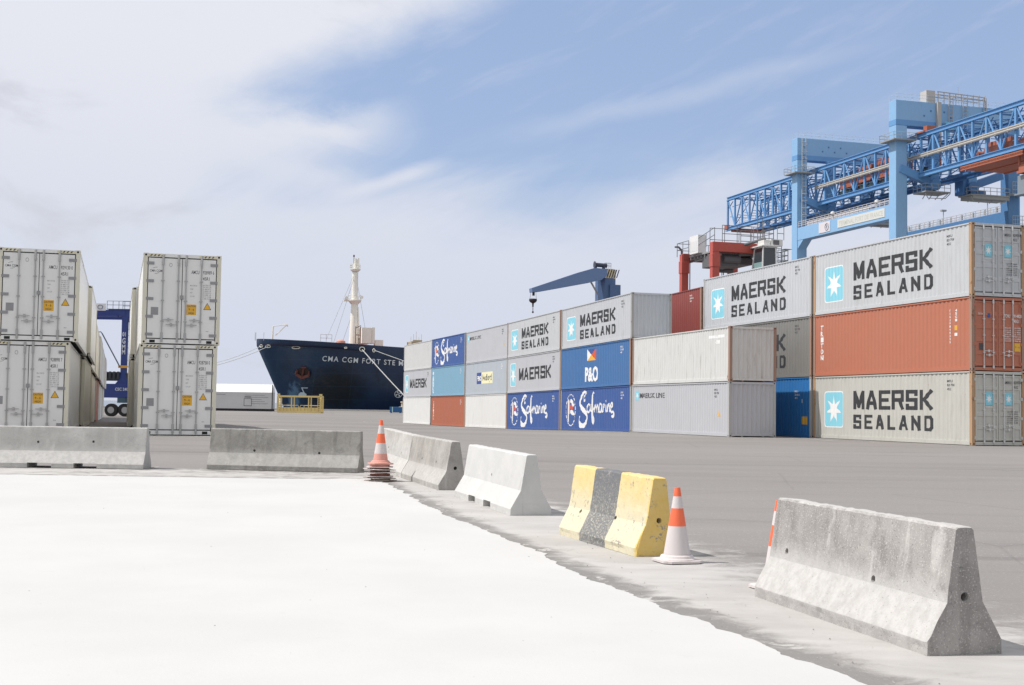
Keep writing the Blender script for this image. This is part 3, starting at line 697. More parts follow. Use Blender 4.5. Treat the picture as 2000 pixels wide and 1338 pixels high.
for k in range(3):
    j = (-.22, .05, -.05)[k]; P = Vector((bx, by, 0)) + D * (k + 1) * 12.34
    reefer(P.x + j, P.y, 0, None, '%s lower-tier container, %s from the camera behind the one in the barrier gap' % (cn[id(colsL[k])], nth[k]), colsL[k], near='corr', detail=0)
    reefer(P.x + j, P.y, HC + .012, None, '%s upper-tier container, %s from the camera behind the one in the barrier gap' % (cn[id(colsU[k])], nth[k]), colsU[k], near='corr', detail=0)
# ------------------------------------------------------------------ ground
def gmat():
    m, t, b = newmat('asphalt', .92, 0, .25); p = pos(t)
    at = nd(t, 'ShaderNodeAttribute', attribute_name='dust'); d = at.outputs['Fac']
    at2 = nd(t, 'ShaderNodeAttribute', attribute_name='wet'); wt = at2.outputs['Fac']
    sp_ = nd(t, 'ShaderNodeSeparateXYZ'); t.links.new(p, sp_.inputs[0]); spy = mth(t, 'PINGPONG', mth(t, 'ADD', sp_.outputs[1], 3.0), 8.5); big = noi(t, p, .06, 4, .55, .5, sc=(.35, 1.2, 1)); tr = noi(t, p, .9, 6, .6, .4, sc=(.10, 1, 1)); mid = noi(t, p, 1.3, 8, .65, .3, sc=(.55, 1, 1)); fin = noi(t, p, 60, 4, .7); pat = noi(t, p, 3.4, 8, .70, .6, sc=(.75, .75, 1)); scr = noi(t, p, 1.6, 9, .72, 1.2, sc=(1, .55, 1), loc=(2, 5, 0))
    c = mixc(t, sstep(t, big, .3, .7), (.182, .170, .163), (.226, .212, .203))
    c = mixc(t, sstep(t, tr, .50, .72, 0, .55), c, (.14, .13, .125)); c = mixc(t, sstep(t, tr, .46, .28, 0, .45), c, (.252, .235, .222))
    c = mixc(t, sstep(t, fin, .35, .65, 0, .30), c, (.30, .285, .27))
    c = mixc(t, sstep(t, noi(t, p, 34, 2, .5), .62, .72, 0, .35), c, (.50, .48, .46))
    c = mixc(t, wt, c, (.20, .198, .192))
    jn = sstep(t, mth(t, 'ABSOLUTE', mth(t, 'ADD', spy, mth(t, 'MULTIPLY', mth(t, 'SUBTRACT', big, .5), 9.0))), .16, .04, 0, .32); c = mixc(t, jn, c, (.12, .11, .105))
    oil = sstep(t, noi(t, p, .42, 5, .62, .3, loc=(9, 3, 0)), .66, .74, 0, .28); c = mixc(t, oil, c, (.13, .12, .115))
    cr = nd(t, 'ShaderNodeTexVoronoi', feature='DISTANCE_TO_EDGE'); t.links.new(p, cr.inputs['Vector']); cr.inputs['Scale'].default_value = .16; c = mixc(t, sstep(t, mth(t, 'ADD', cr.outputs['Distance'], mth(t, 'MULTIPLY', mth(t, 'SUBTRACT', mid, .5), .02)), .005, .001, 0, .2), c, (.11, .10, .10))
    k = mth(t, 'ADD', d, mth(t, 'MULTIPLY', mth(t, 'SUBTRACT', pat, .5), 1.15))
    k = mth(t, 'ADD', k, mth(t, 'MULTIPLY', mth(t, 'SUBTRACT', mid, .5), .6))
    k = mth(t, 'MAXIMUM', k, mth(t, 'MULTIPLY', sstep(t, scr, .54, .62), sstep(t, wt, .0, .2, 0, .85)))
    dc = mixc(t, sstep(t, mid, .3, .7), (.37, .355, .34), (.455, .44, .425))
    c = mixc(t, sstep(t, k, .30, .72), c, dc)
    t.links.new(c, b.inputs['Base Color'])
    bump(t, b, mth(t, 'ADD', fin, mth(t, 'MULTIPLY', pat, .7)), .25, .01)
    return m
BAR = []   # barrier foot lines, filled below and used for the powder map
edge_px = [(742, 938), (800, 968), (850, 997), (915, 1024), (975, 1049), (1040, 1077), (1100, 1106), (1200, 1148), (1300, 1190), (1380, 1222), (1450, 1248), (1560, 1290), (1700, 1340), (1900, 1405)]
EP = [UG(*p) for p in edge_px]; EP.append(EP[-1] + (EP[-1] - EP[-3]).normalized() * 6)
YT = EP[0].y
def xb(y):
    for a, b in zip(EP, EP[1:]):
        if b.y <= y <= a.y: return a.x + (b.x - a.x) * (a.y - y) / (a.y - b.y)
    return EP[-1].x if y < EP[-1].y else EP[0].x
bar_px = [(770, 930), (870, 962), (1010, 1008), (1110, 1050), (1260, 1100), (1480, 1170), (1815, 1282), (2050, 1352)]
BP = [UG(*p) for p in bar_px]; BP.append(BP[-1] + (BP[-1] - BP[-2]) * 2)
def xbar(y):
    for a, b in zip(BP, BP[1:]):
        if b.y <= y <= a.y: return a.x + (b.x - a.x) * (a.y - y) / (a.y - b.y)
    return BP[-1].x if y < BP[-1].y else BP[0].x
SS = [-8, -4, -1, 1] + [2 + .15 * k for k in range(220)] + [36, 38, 40, 43, 46] + [50 + 3 * k for k in range(60)] + [228]
QS = [-200 + 8 * k for k in range(23)] + [-14 + .18 * k for k in range(190)] + [21, 23, 26, 30, 35] + [40 + 8 * k for k in range(30)]
vs_, fs_, du, we = [], [], [], []
for s_ in SS:
    for q_ in QS:
        p = SQ(s_, q_); z = G(p.x, p.y) - .0
        if 2 < p.y < 60 and not (p.y < YT + .8 and p.x < xb(p.y) + .35): z += .003 * noise.noise((p.x * .8, p.y * .8, 0))
        vs_.append((p.x, p.y, z))
        d = 0.0; w = 0.0
        if p.y < 34:
            dx = (p.x - xbar(p.y)) * .93; y_ = p.y
            if y_ > YT + .2: 
                dd = y_ - 25.0; d = .62 - max(0, dd - .6) * .30 if p.x < xbar(24) + 1.0 else .62 - max(0, p.x - xbar(24) - .5) * .5 - max(0, dd) * .2
                w = .25 if d > .25 else 0
            elif dx < -.25:
                span = max(.3, (xbar(y_) - xb(y_))); tt = (p.x - xb(y_)) / span
                d = .26 + .54 * max(0, min(1, (tt - .12) / .35)); w = .6 * max(0, 1 - tt * 2.6)
            else: d = .80 - max(0, dx - .2) * (.42 if y_ > 12 else .34)
            d = max(0, d)
        du.append(d); we.append(max(0, min(1, w)))
nq = len(QS)
for a in range(len(SS) - 1):
    for b in range(nq - 1): fs_.append((a * nq + b, a * nq + b + 1, (a + 1) * nq + b + 1, (a + 1) * nq + b))
me = bpy.data.meshes.new('asphalt_ground'); me.from_pydata(vs_, [], fs_)
for nme, arr in (('dust', du), ('wet', we)):
    at = me.attributes.new(nme, 'FLOAT', 'POINT'); at.data.foreach_set('value', arr)
me.materials.append(gmat()); me.polygons.foreach_set('use_smooth', [True] * len(me.polygons))
go = bpy.data.objects.new('asphalt_ground', me); S.collection.objects.link(go); tag(go, 'grey asphalt container yard dusted pale along the barriers', kind='structure')
# the white powdery pavement in the foreground
m, t, b = newmat('white_pavement', .95, 0, .1); p_ = pos(t)
c = mixc(t, sstep(t, noi(t, p_, .5, 6, .6), .3, .7), (.485, .48, .474), (.515, .51, .503)); c = mixc(t, sstep(t, noi(t, p_, 7, 6, .6), .62, .80, 0, .25), c, (.42, .415, .41)); c = mixc(t, sstep(t, noi(t, p_, 23, 3, .6, 0, None, (3, 1, 0)), .735, .75, 0, .6), c, (.25, .22, .2))
t.links.new(c, b.inputs['Base Color']); bump(t, b, noi(t, p_, 30, 6, .7), .25, .008); WP = m
mb = MB(); y = .5; rows = []
while y < YT:
    x = xb(y); r = .10 * (.4 + min(1, y / 9)); x += r * .6 * noise.noise((y * .9, 3.1, 0)) + r * .55 * noise.noise((y * 3.2, 7.7, 0)) + r * .22 * noise.noise((y * 9, 1.3, 0)) + r * .10 * noise.noise((y * 25, 4.3, 0))
    rows.append((y, x)); y += .03 if y < 20 else .05
for (y0, x0), (y1, x1) in zip(rows, rows[1:]):
    xs0 = [-20, -8, -3, min(-1.5, x0 - .5), x0]; xs1 = [-20, -8, -3, min(-1.5, x1 - .5), x1]
    for a in range(4): mb.poly([(xs0[a], y0, G(xs0[a], y0) + .005), (xs0[a + 1], y0, G(xs0[a + 1], y0) + .005), (xs1[a + 1], y1, G(xs1[a + 1], y1) + .005), (xs1[a], y1, G(xs1[a], y1) + .005)])
yl = rows[-1][0]; x = -20; pr = None
while x < rows[-1][1]:
    yy = yl + .12 + .35 * noise.noise((x * .5, 5.5, 0)) + .22 * noise.noise((x * 2.2, 9.5, 0)) + .1 * noise.noise((x * 8, 2.5, 0)); yy = max(yl + .004, yy)
    if pr: mb.poly([(pr[0], yl, G(pr[0], yl) + .005), (x, yl, G(x, yl) + .005), (x, yy, G(x, yy) + .005), (pr[0], pr[1], G(pr[0], pr[1]) + .005)])
    pr = (x, yy); x += .07
o = mb.build('white_pavement', WP, smooth=False); tag(o, 'glaring white powdery pavement in the foreground', kind='structure')
# grit swept off the pavement
mb = MB()
for k in range(260):
    y = random.uniform(5.5, 24); x = (xb(min(y, YT)) + abs(random.gauss(.1, .7)) + .05) if k % 5 else random.uniform(-6, xbar(y) + 2.5); r = random.uniform(.003, .0085); z = G(x, y) + .006
    P = [(x + r * random.uniform(.7, 1.3) * math.cos(a * 1.26), y + r * math.sin(a * 1.26), z) for a in range(5)]; i = len(mb.v); mb.v += P + [(x, y, z + r * .9)]
    for a in range(5): mb.f.append((i + a, i + (a + 1) % 5, i + 5)); mb.m.append(k % 2)
o = mb.build('grit', [plain((.42, .40, .38), .9), plain((.16, .15, .14), .9)]); tag(o, 'loose grit scattered along the edge of the white pavement', kind='stuff')
# chalky marks beside the stacks
mb = MB()
for k in range(70):
    s_ = random.uniform(50, 150) if k % 2 else random.uniform(46, 75); qq = (K if s_ > 58 else KB) * math.cos(AL) - random.choice((.5, .9, 1.3, 2.4, 4.0)) - random.uniform(0, .3)
    L_ = random.uniform(.4, 2.2); w = random.uniform(.03, .07)
    a = SQ(s_, qq); b_ = SQ(s_ + L_, qq + random.uniform(-.1, .1)); n_ = N * w
    mb.poly([(v.x, v.y, G(v.x, v.y) + .012) for v in (a - n_, a + n_, b_ + n_, b_ - n_)])
for k in range(9):
    a = Vector((-11.5 + k * .24, 41.0 - .2 * random.random(), 0)); L_ = random.uniform(.1, .3)
    mb.poly([(x_, y_, G(x_, y_) + .012) for x_, y_ in ((a.x, a.y), (a.x + L_, a.y), (a.x + L_, a.y + .12), (a.x, a.y + .12))])
o = mb.build('painted_line', plain((.52, .51, .48), .8)); tag(o, 'worn white marks on the asphalt along the container stacks', kind='structure')
# water, quay edge
m, t, b = newmat('water', .18, 0, .5); b.inputs['Base Color'].default_value = (.03, .085, .13, 1); bump(t, b, noi(t, pos(t), .5, 6, .6), .6, .3)
mb = MB(); mb.poly([(-9000, -9000, -2.0), (9000, -9000, -2.0), (9000, 9000, -2.0), (-9000, 9000, -2.0)]); o = mb.build('water', m); tag(o, 'blue sea beyond the quay', kind='structure')
KERB = plain((.50, .49, .46), .9); mb = MB()
for k in range(54):
    q0 = -200 + k * 8; a = SQ(227, q0); z = G(a.x, a.y); a2 = SQ(227, q0 + 7.94); z2 = G(a2.x, a2.y)
    P = [SQ(227, q0), SQ(228.2, q0), SQ(228.2, q0 + 7.94), SQ(227, q0 + 7.94)]
    i = len(mb.v); mb.v += [(v.x, v.y, -3.5) for v in P] + [(v.x, v.y, zz + .27) for v, zz in zip(P, (z, z, z2, z2))]
    for f in ((0, 1, 2, 3), (4, 7, 6, 5), (0, 4, 5, 1), (1, 5, 6, 2), (2, 6, 7, 3), (3, 7, 4, 0)): mb.f.append(tuple(i + x for x in f)); mb.m.append(0)
o = mb.build('quay_edge', KERB); tag(o, 'pale raised concrete kerb along the quay', kind='structure')

# ------------------------------------------------------------------ concrete barriers
def barrier(name, A, B, mat, label, hw=.29, tw=.075, H=.81, slots=(), holes=(), endhole=True, rough=.004, paintbands=None):
    """A: near foot centre, B: far foot centre"""
    A, B = Vector(A), Vector(B); L_ = (B - A).length; yaw = math.atan2(-(B - A).x, (B - A).y)
    zA, zB = G(A.x, A.y), G(B.x, B.y)
    o0 = empty(name, (A.x, A.y, zA), yaw, math.atan2(zB - zA, L_)); tag(o0, label, 'barrier', 'concrete barriers round the white pavement')
    kz = .33 * H / .81; kw = tw + (hw - tw) * .34
    prof = [(-hw, 0), (-hw, .085), (-kw, kz), (-tw, H - .015), (-tw + .015, H), (tw - .015, H), (tw, H - .015), (kw, kz), (hw, .085), (hw, 0)]
    P = []
    for a, b in zip(prof, prof[1:] + prof[:1]):
        n = max(1, int(math.dist(a, b) / .035)); P += [(a[0] + (b[0] - a[0]) * k / n, a[1] + (b[1] - a[1]) * k / n) for k in range(n)]
    ys = [0, .012] + [L_ * k / int(L_ / .04) for k in range(1, int(L_ / .04))] + [L_ - .012, L_]
    bm = bmesh.new(); rings = []
    for j, y in enumerate(ys):
        sc = .985 if j in (0, len(ys) - 1) else 1.0; R = []
        for x, z in P:
            q = Vector((x * sc, y, (z - H / 2) * (sc if z > .02 else 1) + H / 2)); w = Vector((x + A.x, y + A.y, z)); e_ = 1
            d_ = rough * (noise.noise(w * 9) + .6 * noise.noise(w * 25))
            for cx, cz in ((-tw, H), (tw, H), (-hw, .04), (hw, .04)):     # knocked edges
                if abs(x - cx) < .03 and abs(z - cz) < .045: d_ += -rough * 3.2 * max(0, noise.noise(w * 6) + .5 * noise.noise(w * 21)) 
            if j < 2 or j > len(ys) - 3: d_ += -rough * 2.5 * max(0, noise.noise(w * 11))
            n_ = Vector((x, 0, (z - .3) * .5)).normalized()
            if z < .012: n_ = Vector((1 if x > 0 else -1, 0, 0)) * (0 if abs(x) < hw - .001 else 1)
            q += n_ * d_ + Vector((0, (d_ if j < 2 else -d_) * (1 if j < 2 or j > len(ys) - 3 else 0), 0)); R.append(bm.verts.new(q))
        rings.append(R)
    n = len(P)
    for a, b in zip(rings, rings[1:]):
        for k in range(n): bm.faces.new((a[k], a[(k + 1) % n], b[(k + 1) % n], b[k]))
    bm.faces.new(rings[0]); bm.faces.new(rings[-1][::-1]); bmesh.ops.recalc_face_normals(bm, faces=bm.faces)
    me = bpy.data.meshes.new('barrier_body'); bm.to_mesh(me); bm.free()
    ob = bpy.data.objects.new('barrier_body', me); S.collection.objects.link(ob); ob.parent = o0; me.materials.append(mat)
    cut = MB()
    for y0, y1 in slots: cut.box(-1, 1, y0, y1, -.2, .095)
    for y, z in holes: xs = -(kw + (tw - kw) * (z - kz) / (H - kz)); cut.tube((xs - .05, y, z), (xs + .07, y, z), .026, 14)
    if endhole: cut.tube((0, -.05, .45 * H), (0, .12, .45 * H), .03, 14)
    if cut.v:
        c = cut.build('cutter', mat); c.matrix_world = Matrix.Identity(4); mats_ = ob.matrix_world
        ob.parent = None; md = ob.modifiers.new('b', 'BOOLEAN'); md.object = c; md.operation = 'DIFFERENCE'; md.solver = 'EXACT'
        bpy.context.view_layer.update(); dg = bpy.context.evaluated_depsgraph_get(); nm = bpy.data.meshes.new_from_object(ob.evaluated_get(dg))
        ob.modifiers.clear(); ob.data = nm; ob.parent = o0; bpy.data.objects.remove(c)
        nm.materials.clear(); nm.materials.append(mat)
    return o0, ob
def gp(px, Y): p = UP(px, 800, Y); return Vector((p.x, p.y))
C1 = concrete('barrier_smooth', (.43, .425, .41), .96, .25, .6, .06, .33); C2 = concrete('barrier_dark', (.27, .262, .245), .42, .55, 1, .2, .33)
C3 = concrete('barrier_chalky', (.47, .455, .43), .8, .25, 1, .2, .6); C4 = concrete('barrier_grey', (.345, .33, .31), .55, .4, 1, .3, .30)
C7 = concrete('barrier_speckled', (.325, .308, .298), .82, .5, 1, .6, .36)
C5, t5, b5 = newmat('barrier_white_paint', .7); p5 = pos(t5)
c = mixc(t5, sstep(t5, noi(t5, p5, 3, 6, .6), .35, .7), (.49, .49, .48), (.53, .525, .515)); c = mixc(t5, sstep(t5, noi(t5, p5, 8, 6, .65, .3, sc=(1, 1, .15)), .60, .75, 0, .35), c, (.32, .31, .29)); c = mixc(t5, sstep(t5, noi(t5, p5, 16, 6, .7), .68, .72, 0, .7), c, (.25, .24, .23))
t5.links.new(c, b5.inputs['Base Color']); bump(t5, b5, noi(t5, p5, 40, 5, .7), .3, .005)
barrier('concrete_barrier', Vector((-7.25, 26.35)), Vector((-10.35, 26.35)), C1, 'concrete barrier with a grey top and white foot at the left edge', slots=[(.92, 1.38), (1.82, 2.3)], holes=[(1.05, .52), (2.15, .5)], endhole=False, rough=.002)
barrier('concrete_barrier', gp(704, 26.0) + Vector((-.0, .29)), gp(409.5, 26.35) + Vector((0, .29)), C2, 'dark stained concrete barrier standing square to the camera left of the cone stack', holes=[(.82, .36), (2.15, .38)], endhole=False, rough=.003)
def bpx(pn, Yn, pf, Yf, hw): a = gp(pn, Yn); b = gp(pf, Yf); d = (b - a).normalized(); nrm = Vector((d.y, -d.x)); return a + nrm * hw, b + nrm * hw
a4, b4 = bpx(858, 21.9, 785.5, 25.05, .29); d4 = (b4 - a4).normalized()
barrier('concrete_barrier', a4, b4, C4, 'grey concrete barrier between the chalky one and the white-painted one', holes=[(.9, .42), (2.1, .42)])
barrier('concrete_barrier', b4 + d4 * .03, b4 + d4 * .03 + Vector((-.27, .96)).normalized() * 3.15, C3, 'chalky white concrete barrier directly behind the cone stack', holes=[(.8, .42), (2.2, .45)])
a5, b5_ = bpx(999, 17.6, 890.5, 20.75, .29)
barrier('concrete_barrier', a5, b5_, C5, 'white-painted concrete barrier with two slots under its foot', hw=.29, slots=[(1.05, 1.45), (1.95, 2.35)], holes=[(1.6, .44)], endhole=False, rough=.003)
# yellow and black painted barrier
C6, t6, b6 = newmat('barrier_painted', .75); p6 = pos(t6); co6 = t6.nodes.new('ShaderNodeTexCoord').outputs['Object']; s6 = t6.nodes.new('ShaderNodeSeparateXYZ'); t6.links.new(co6, s6.inputs[0])
w6 = noi(t6, p6, 12, 6, .65); yy6 = mth(t6, 'ADD', s6.outputs[1], mth(t6, 'MULTIPLY', mth(t6, 'SUBTRACT', w6, .5), .03))
band = mth(t6, 'MULTIPLY', mth(t6, 'GREATER_THAN', yy6, .74), mth(t6, 'LESS_THAN', yy6, 1.40))
yel = mixc(t6, sstep(t6, noi(t6, p6, 5, 6, .6), .35, .7), (.64, .46, .13), (.66, .50, .20))
c = mixc(t6, band, yel, mixc(t6, sstep(t6, noi(t6, p6, 38, 6, .75, 0, sc=(1, 1, .6)), .64, .70, 0, .35), (.085, .093, .107), (.30, .30, .31)))
front6 = mth(t6, 'GREATER_THAN', s6.outputs[1], .02)
c = mixc(t6, mth(t6, 'MULTIPLY', front6, sstep(t6, mth(t6, 'ADD', s6.outputs[2], mth(t6, 'MULTIPLY', mth(t6, 'SUBTRACT', noi(t6, p6, 8, 6, .65), .5), .35)), .78, .25, .25, .88)), c, (.58, .55, .43))
c = mixc(t6, mth(t6, 'MULTIPLY', band, sstep(t6, noi(t6, p6, 45, 5, .8), .64, .50, 0, .92)), c, (.13, .135, .15))
c = mixc(t6, mth(t6, 'MULTIPLY', sstep(t6, noi(t6, p6, 13, 8, .75), .56, .60), sstep(t6, noi(t6, p6, 3.1, 3, .5), .46, .58, .10, 1)), c, (.27, .25, .23))
t6.links.new(c, b6.inputs['Base Color']); bump(t6, b6, noi(t6, p6, 40, 6, .7), .4, .006)
a6, b6_ = bpx(1243, 13.6, 1094, 15.45, .27)
barrier('concrete_barrier', a6, b6_, C6, 'short barrier painted yellow with one black band', hw=.27, tw=.08, holes=[(1.62, .30), (.72, .32)], rough=.006)
a7, b7 = bpx(1810, 8.38, 1475, 10.9, .27)
barrier('concrete_barrier', a7, b7, C7, 'large speckled grey concrete barrier nearest the camera on the right', hw=.27, tw=.064, holes=[(.92, .36), (2.3, .40)], rough=.004)

# ------------------------------------------------------------------ traffic cones
CO = plain((.78, .15, .065), .55); CWH = paint((.58, .535, .53), .03, .7, .7, key='cone'); CBASE = paint((.58, .53, .52), .05, .6, .8, key='cb'); CPINK = paint((.62, .30, .25), .02, .5, .8); CBR = paint((.20, .085, .062), .05, .5, .8); CDK = paint((.34, .29, .26), .2, .6, .8)
def cone(loc, label, H=.75, rot=.3, stack=0, lean=0.0):
    o0 = empty('traffic_cone', loc, rot, lean); tag(o0, label, 'traffic cone')
    r0, r1 = .135, .027; Rz = lambda z: r0 + (r1 - r0) * (z - .06) / (H - .06)
    base = .0
    cuts = [(.06, .20, 1), (.20, .36, 1), (.36, .54, 0), (.54, .66, 1), (.66, .75, 0)] if not stack else [(.06, .18, 2), (.18, .36, 1), (.36, .52, 0), (.52, .66, 1), (.66, .75, 0)]
    mb = MB(); k = H / .75
    for a, b, m_ in cuts:
        a *= k; b *= k; n = 4
        for j in range(n): mb.lathe([(Rz(a + (b - a) * j / n), a + (b - a) * j / n), (Rz(a + (b - a) * (j + 1) / n), a + (b - a) * (j + 1) / n)], 28, mi=m_)
    mb.lathe([(Rz(H), H), (.018, H + .002), (.016, H - .05)], 28, mi=0)
    mb.build('cone_body', [CO, CWH, CPINK], o0, smooth=True, flip=False)
    mb = MB(); mb.lathe([(.18, .0), (.19, .012), (.186, .03), (.17, .04), (.16, .062), (.14, .072), (.135, .06)], 28)
    for p in (0,): mb.prism([(x * .21, y * .21) for x, y in ((-1, -.7), (-.7, -1), (.7, -1), (1, -.7), (1, .7), (.7, 1), (-.7, 1), (-1, .7))], 'z', 0, .022)
    mb.build('base', CBASE if not stack else CPINK, o0)
    return o0
p = UP(1322, 1097, 13.2); cone((p.x, p.y, G(p.x, p.y) + .008), 'orange and white cone at the right end of the yellow barrier', .735)
p = UP(1521, 1100, 11.35); cone((p.x, p.y, G(p.x, p.y) + .008), 'orange and white cone hiding behind the far end of the nearest barrier', .75)
p = UP(742.5, 935, 24.0); gz_ = G(p.x, p.y) + .008
lifts = [0, .045, .075, .14, .20, .245, .30]
for k, z in enumerate(lifts[:-1]):
    mb = MB(); a_ = random.random() * .8; hgt = lifts[k + 1] - z - .008
    R_ = random.uniform(.17, .19)
    mb.lathe([(R_, .0), (R_, hgt * .98), (R_ * .92, hgt)], 24)
    mb.prism([(x * .24, y * .24) for x, y in ((-1, -.75), (-.75, -1), (.75, -1), (1, -.75), (1, .75), (.75, 1), (-.75, 1), (-1, .75))], 'z', 0, .013, mi=1)
    mb.lathe([(.13, hgt), (.12, hgt + .03), (.05, hgt + .03)], 20)
    o = mb.build('traffic_cone', [(CDK, CDK, CBR, CBR, CBR, CPINK)[k], CDK if k < 2 else CBASE]); o.matrix_world = Matrix.Translation((p.x + random.uniform(-.02, .02), p.y, gz_ + z)) @ Matrix.Rotation(random.uniform(-.05, .05), 4, 'Y') @ Matrix.Rotation(random.uniform(-.03, .03), 4, 'X') @ Matrix.Rotation(a_, 4, 'Z')
    tag(o, ('dusty squashed cone base at the very bottom of the cone stack', 'thin dusty cone base second from the bottom of the cone stack', 'brown cone base third from the bottom of the cone stack', 'brown cone base in the middle of the cone stack', 'brown cone base third from the top of the cone stack', 'pinkish cone base just under the topmost cone of the stack')[k], 'traffic cone', 'cones pushed into one stack')
o = cone((p.x, p.y, gz_ + .30), 'orange and white cone on top of the stack of cone bases', .80, stack=1); o['group'] = 'cones pushed into one stack'

# ------------------------------------------------------------------ the ship
SHIP = SQ(229.3, 23.8); sh = empty('container_ship', (SHIP.x, SHIP.y, 0), AL); tag(sh, 'dark navy cargo ship with a white foremast moored behind the quay', 'ship')
# local x: towards the stern, y: away from us, z: world height
HULLM, th, bh = newmat('hull_paint', .38); ph = t_ = pos(th); coh = th.nodes.new('ShaderNodeTexCoord').outputs['Object']
sh_ = th.nodes.new('ShaderNodeSeparateXYZ'); th.links.new(coh, sh_.inputs[0])
def blob(x0, z0, r, soft, sx_=1.0, sz_=1.0):
    a = mth(th, 'MULTIPLY', mth(th, 'SUBTRACT', sh_.outputs[0], x0), sx_); b = mth(th, 'MULTIPLY', mth(th, 'SUBTRACT', sh_.outputs[2], z0), sz_)
    d = mth(th, 'SQRT', mth(th, 'ADD', mth(th, 'MULTIPLY', a, a), mth(th, 'MULTIPLY', b, b))); d = mth(th, 'ADD', d, mth(th, 'MULTIPLY', mth(th, 'SUBTRACT', noi(th, ph, .9, 6, .65, .4), .5), 3.0)); return sstep(th, d, r, r - soft)
stn = noi(th, ph, .6, 6, .6, .3, sc=(1, 1, .12))
ch = mixc(th, sstep(th, noi(th, ph, .12, 4, .6), .35, .65), (.012, .026, .066), (.016, .036, .080))
ch = mixc(th, sstep(th, stn, .52, .75, 0, .45), ch, (.018, .034, .058)); ch = mixc(th, sstep(th, stn, .48, .25, 0, .55), ch, (.004, .006, .016))
ch = mixc(th, blob(13, 4.2, 4.6, 3.4, .62, .8), ch, (.012, .010, .012)); ch = mixc(th, blob(6.6, 2.2, 1.3, .9, 1, .35), ch, (.10, .17, .26))
for ax_, per, w_ in ((2, 2.35, .035), (0, 6.2, .03)):
    sm = sstep(th, mth(th, 'PINGPONG', mth(th, 'ADD', sh_.outputs[ax_], 40.0), per / 2), w_ * 2, w_, 0, .5); ch = mixc(th, sm, ch, (.03, .045, .075))
ch = mixc(th, mth(th, 'MULTIPLY', sstep(th, noi(th, ph, .9, 5, .6, .2, sc=(1, 1, .06)), .62, .74), sstep(th, noi(th, ph, .25, 2, .5), .5, .62)), ch, (.05, .035, .035))
th.links.new(ch, bh.inputs['Base Color']); bump(th, bh, noi(th, ph, .35, 3, .5), .25, .3)
HB = 14.0
def deckz(t):
    t = max(0, t)
    return EYE + 11.55 - 1.45 * min(1, t / 24) ** .8 - .8 * max(0, min(1, (t - 24) / 40)) if t < 64 else EYE + 9.3
def stemx(t, z): return .46 * max(0, EYE + 10.4 - z) ** 1.0 if z > -1 else .46 * (EYE + 11.4)
def hb(t, z):
    top = deckz(t); f = max(0, min(1, (z + 2.0) / (top + 2.0)))
    a = max(0, t - stemx(t, z))
    full = min(1, (a / (40 - 22 * f))) 
    return HB * (math.sin(full * math.pi / 2) ** (.85 - .28 * f))
TS = [0.02, .25, .5, .8, 1.2, 1.7, 2.3, 3, 3.8, 4.7, 5.6, 7, 8.5, 10, 12, 14, 16.5, 19, 22, 25, 30, 36, 44, 60, 90, 130, 150]; NZ = 26
mb = MB()
for sgn in (-1, 1):
    base = len(mb.v)
    for t in TS:
        top = deckz(t)
        for k in range(NZ + 1):
            z = -3 + (top + 3) * k / NZ; tt = t + stemx(t, z) * (1 - t / 150); mb.v.append((tt, HB + sgn * hb(tt, z), z))
    for a in range(len(TS) - 1):
        for k in range(NZ):
            q = base + a * (NZ + 1) + k; mb.f.append((q, q + NZ + 1, q + NZ + 2, q + 1)); mb.m.append(0)
hu = mb.build('hull', HULLM, sh, smooth=True)
mb = MB()
for a, b in zip(TS, TS[1:]): mb.poly([(a, HB - hb(a, deckz(a)) + .05, deckz(a) - 1.1), (b, HB - hb(b, deckz(b)) + .05, deckz(b) - 1.1), (b, HB + hb(b, deckz(b)) - .05, deckz(b) - 1.1), (a, HB + hb(a, deckz(a)) - .05, deckz(a) - 1.1)])
mb.poly([(150, 0, -3), (150, 2 * HB, -3), (150, 2 * HB, 8), (150, 0, 8)])
mb.build('deck', plain((.20, .08, .06), .8), sh)
def inv(px, py, y_):
    """ship-local x and z of a photo pixel lying about y_ behind the quay-side plane"""
    R = (CM.to_3x3() @ Vector(((px - 1000) / F, -(py - 669) / F, -1))); s_ = 229.3 + y_; k = s_ / (R.dot(D)); P = R * k; return P.dot(N) - 23.8, P.z + EYE
def onhull(px, py, y0=3.0):
    y_ = y0
    for _ in range(12): t, z = inv(px, py, y_); y_ = HB - hb(t, z)
    return t, z, y_
LW = lettering((.62, .66, .70), .2); WM = paint((.84, .82, .75), .02, .2, .5); mb = MB()
def hullf(t0, z0, sl):
    return lambda a, b: (t0 + a, HB - hb(t0 + a, z0 + b + sl * a) - .06, z0 + b + sl * a)
ta, za, _ = onhull(629, 705); tb, zb, _ = onhull(785, 714.5)
ff = hullf(ta, za, (zb - za) / (tb - ta))
V, Fc = text2d('CMA CGM FORT STE MARIE', .92, .012, None, 1.25); wd = max(v[0] for v in V); x_m = None
kx = (tb - ta) / (wd * 17.2 / 22.0) * .955
i = len(mb.v)
for a, b_ in V: mb.v.append(ff(a * kx, b_))
for q in Fc: mb.f.append(tuple(i + k for k in q)); mb.m.append(0)
mb.build('lettering', LW, sh, flip=False)
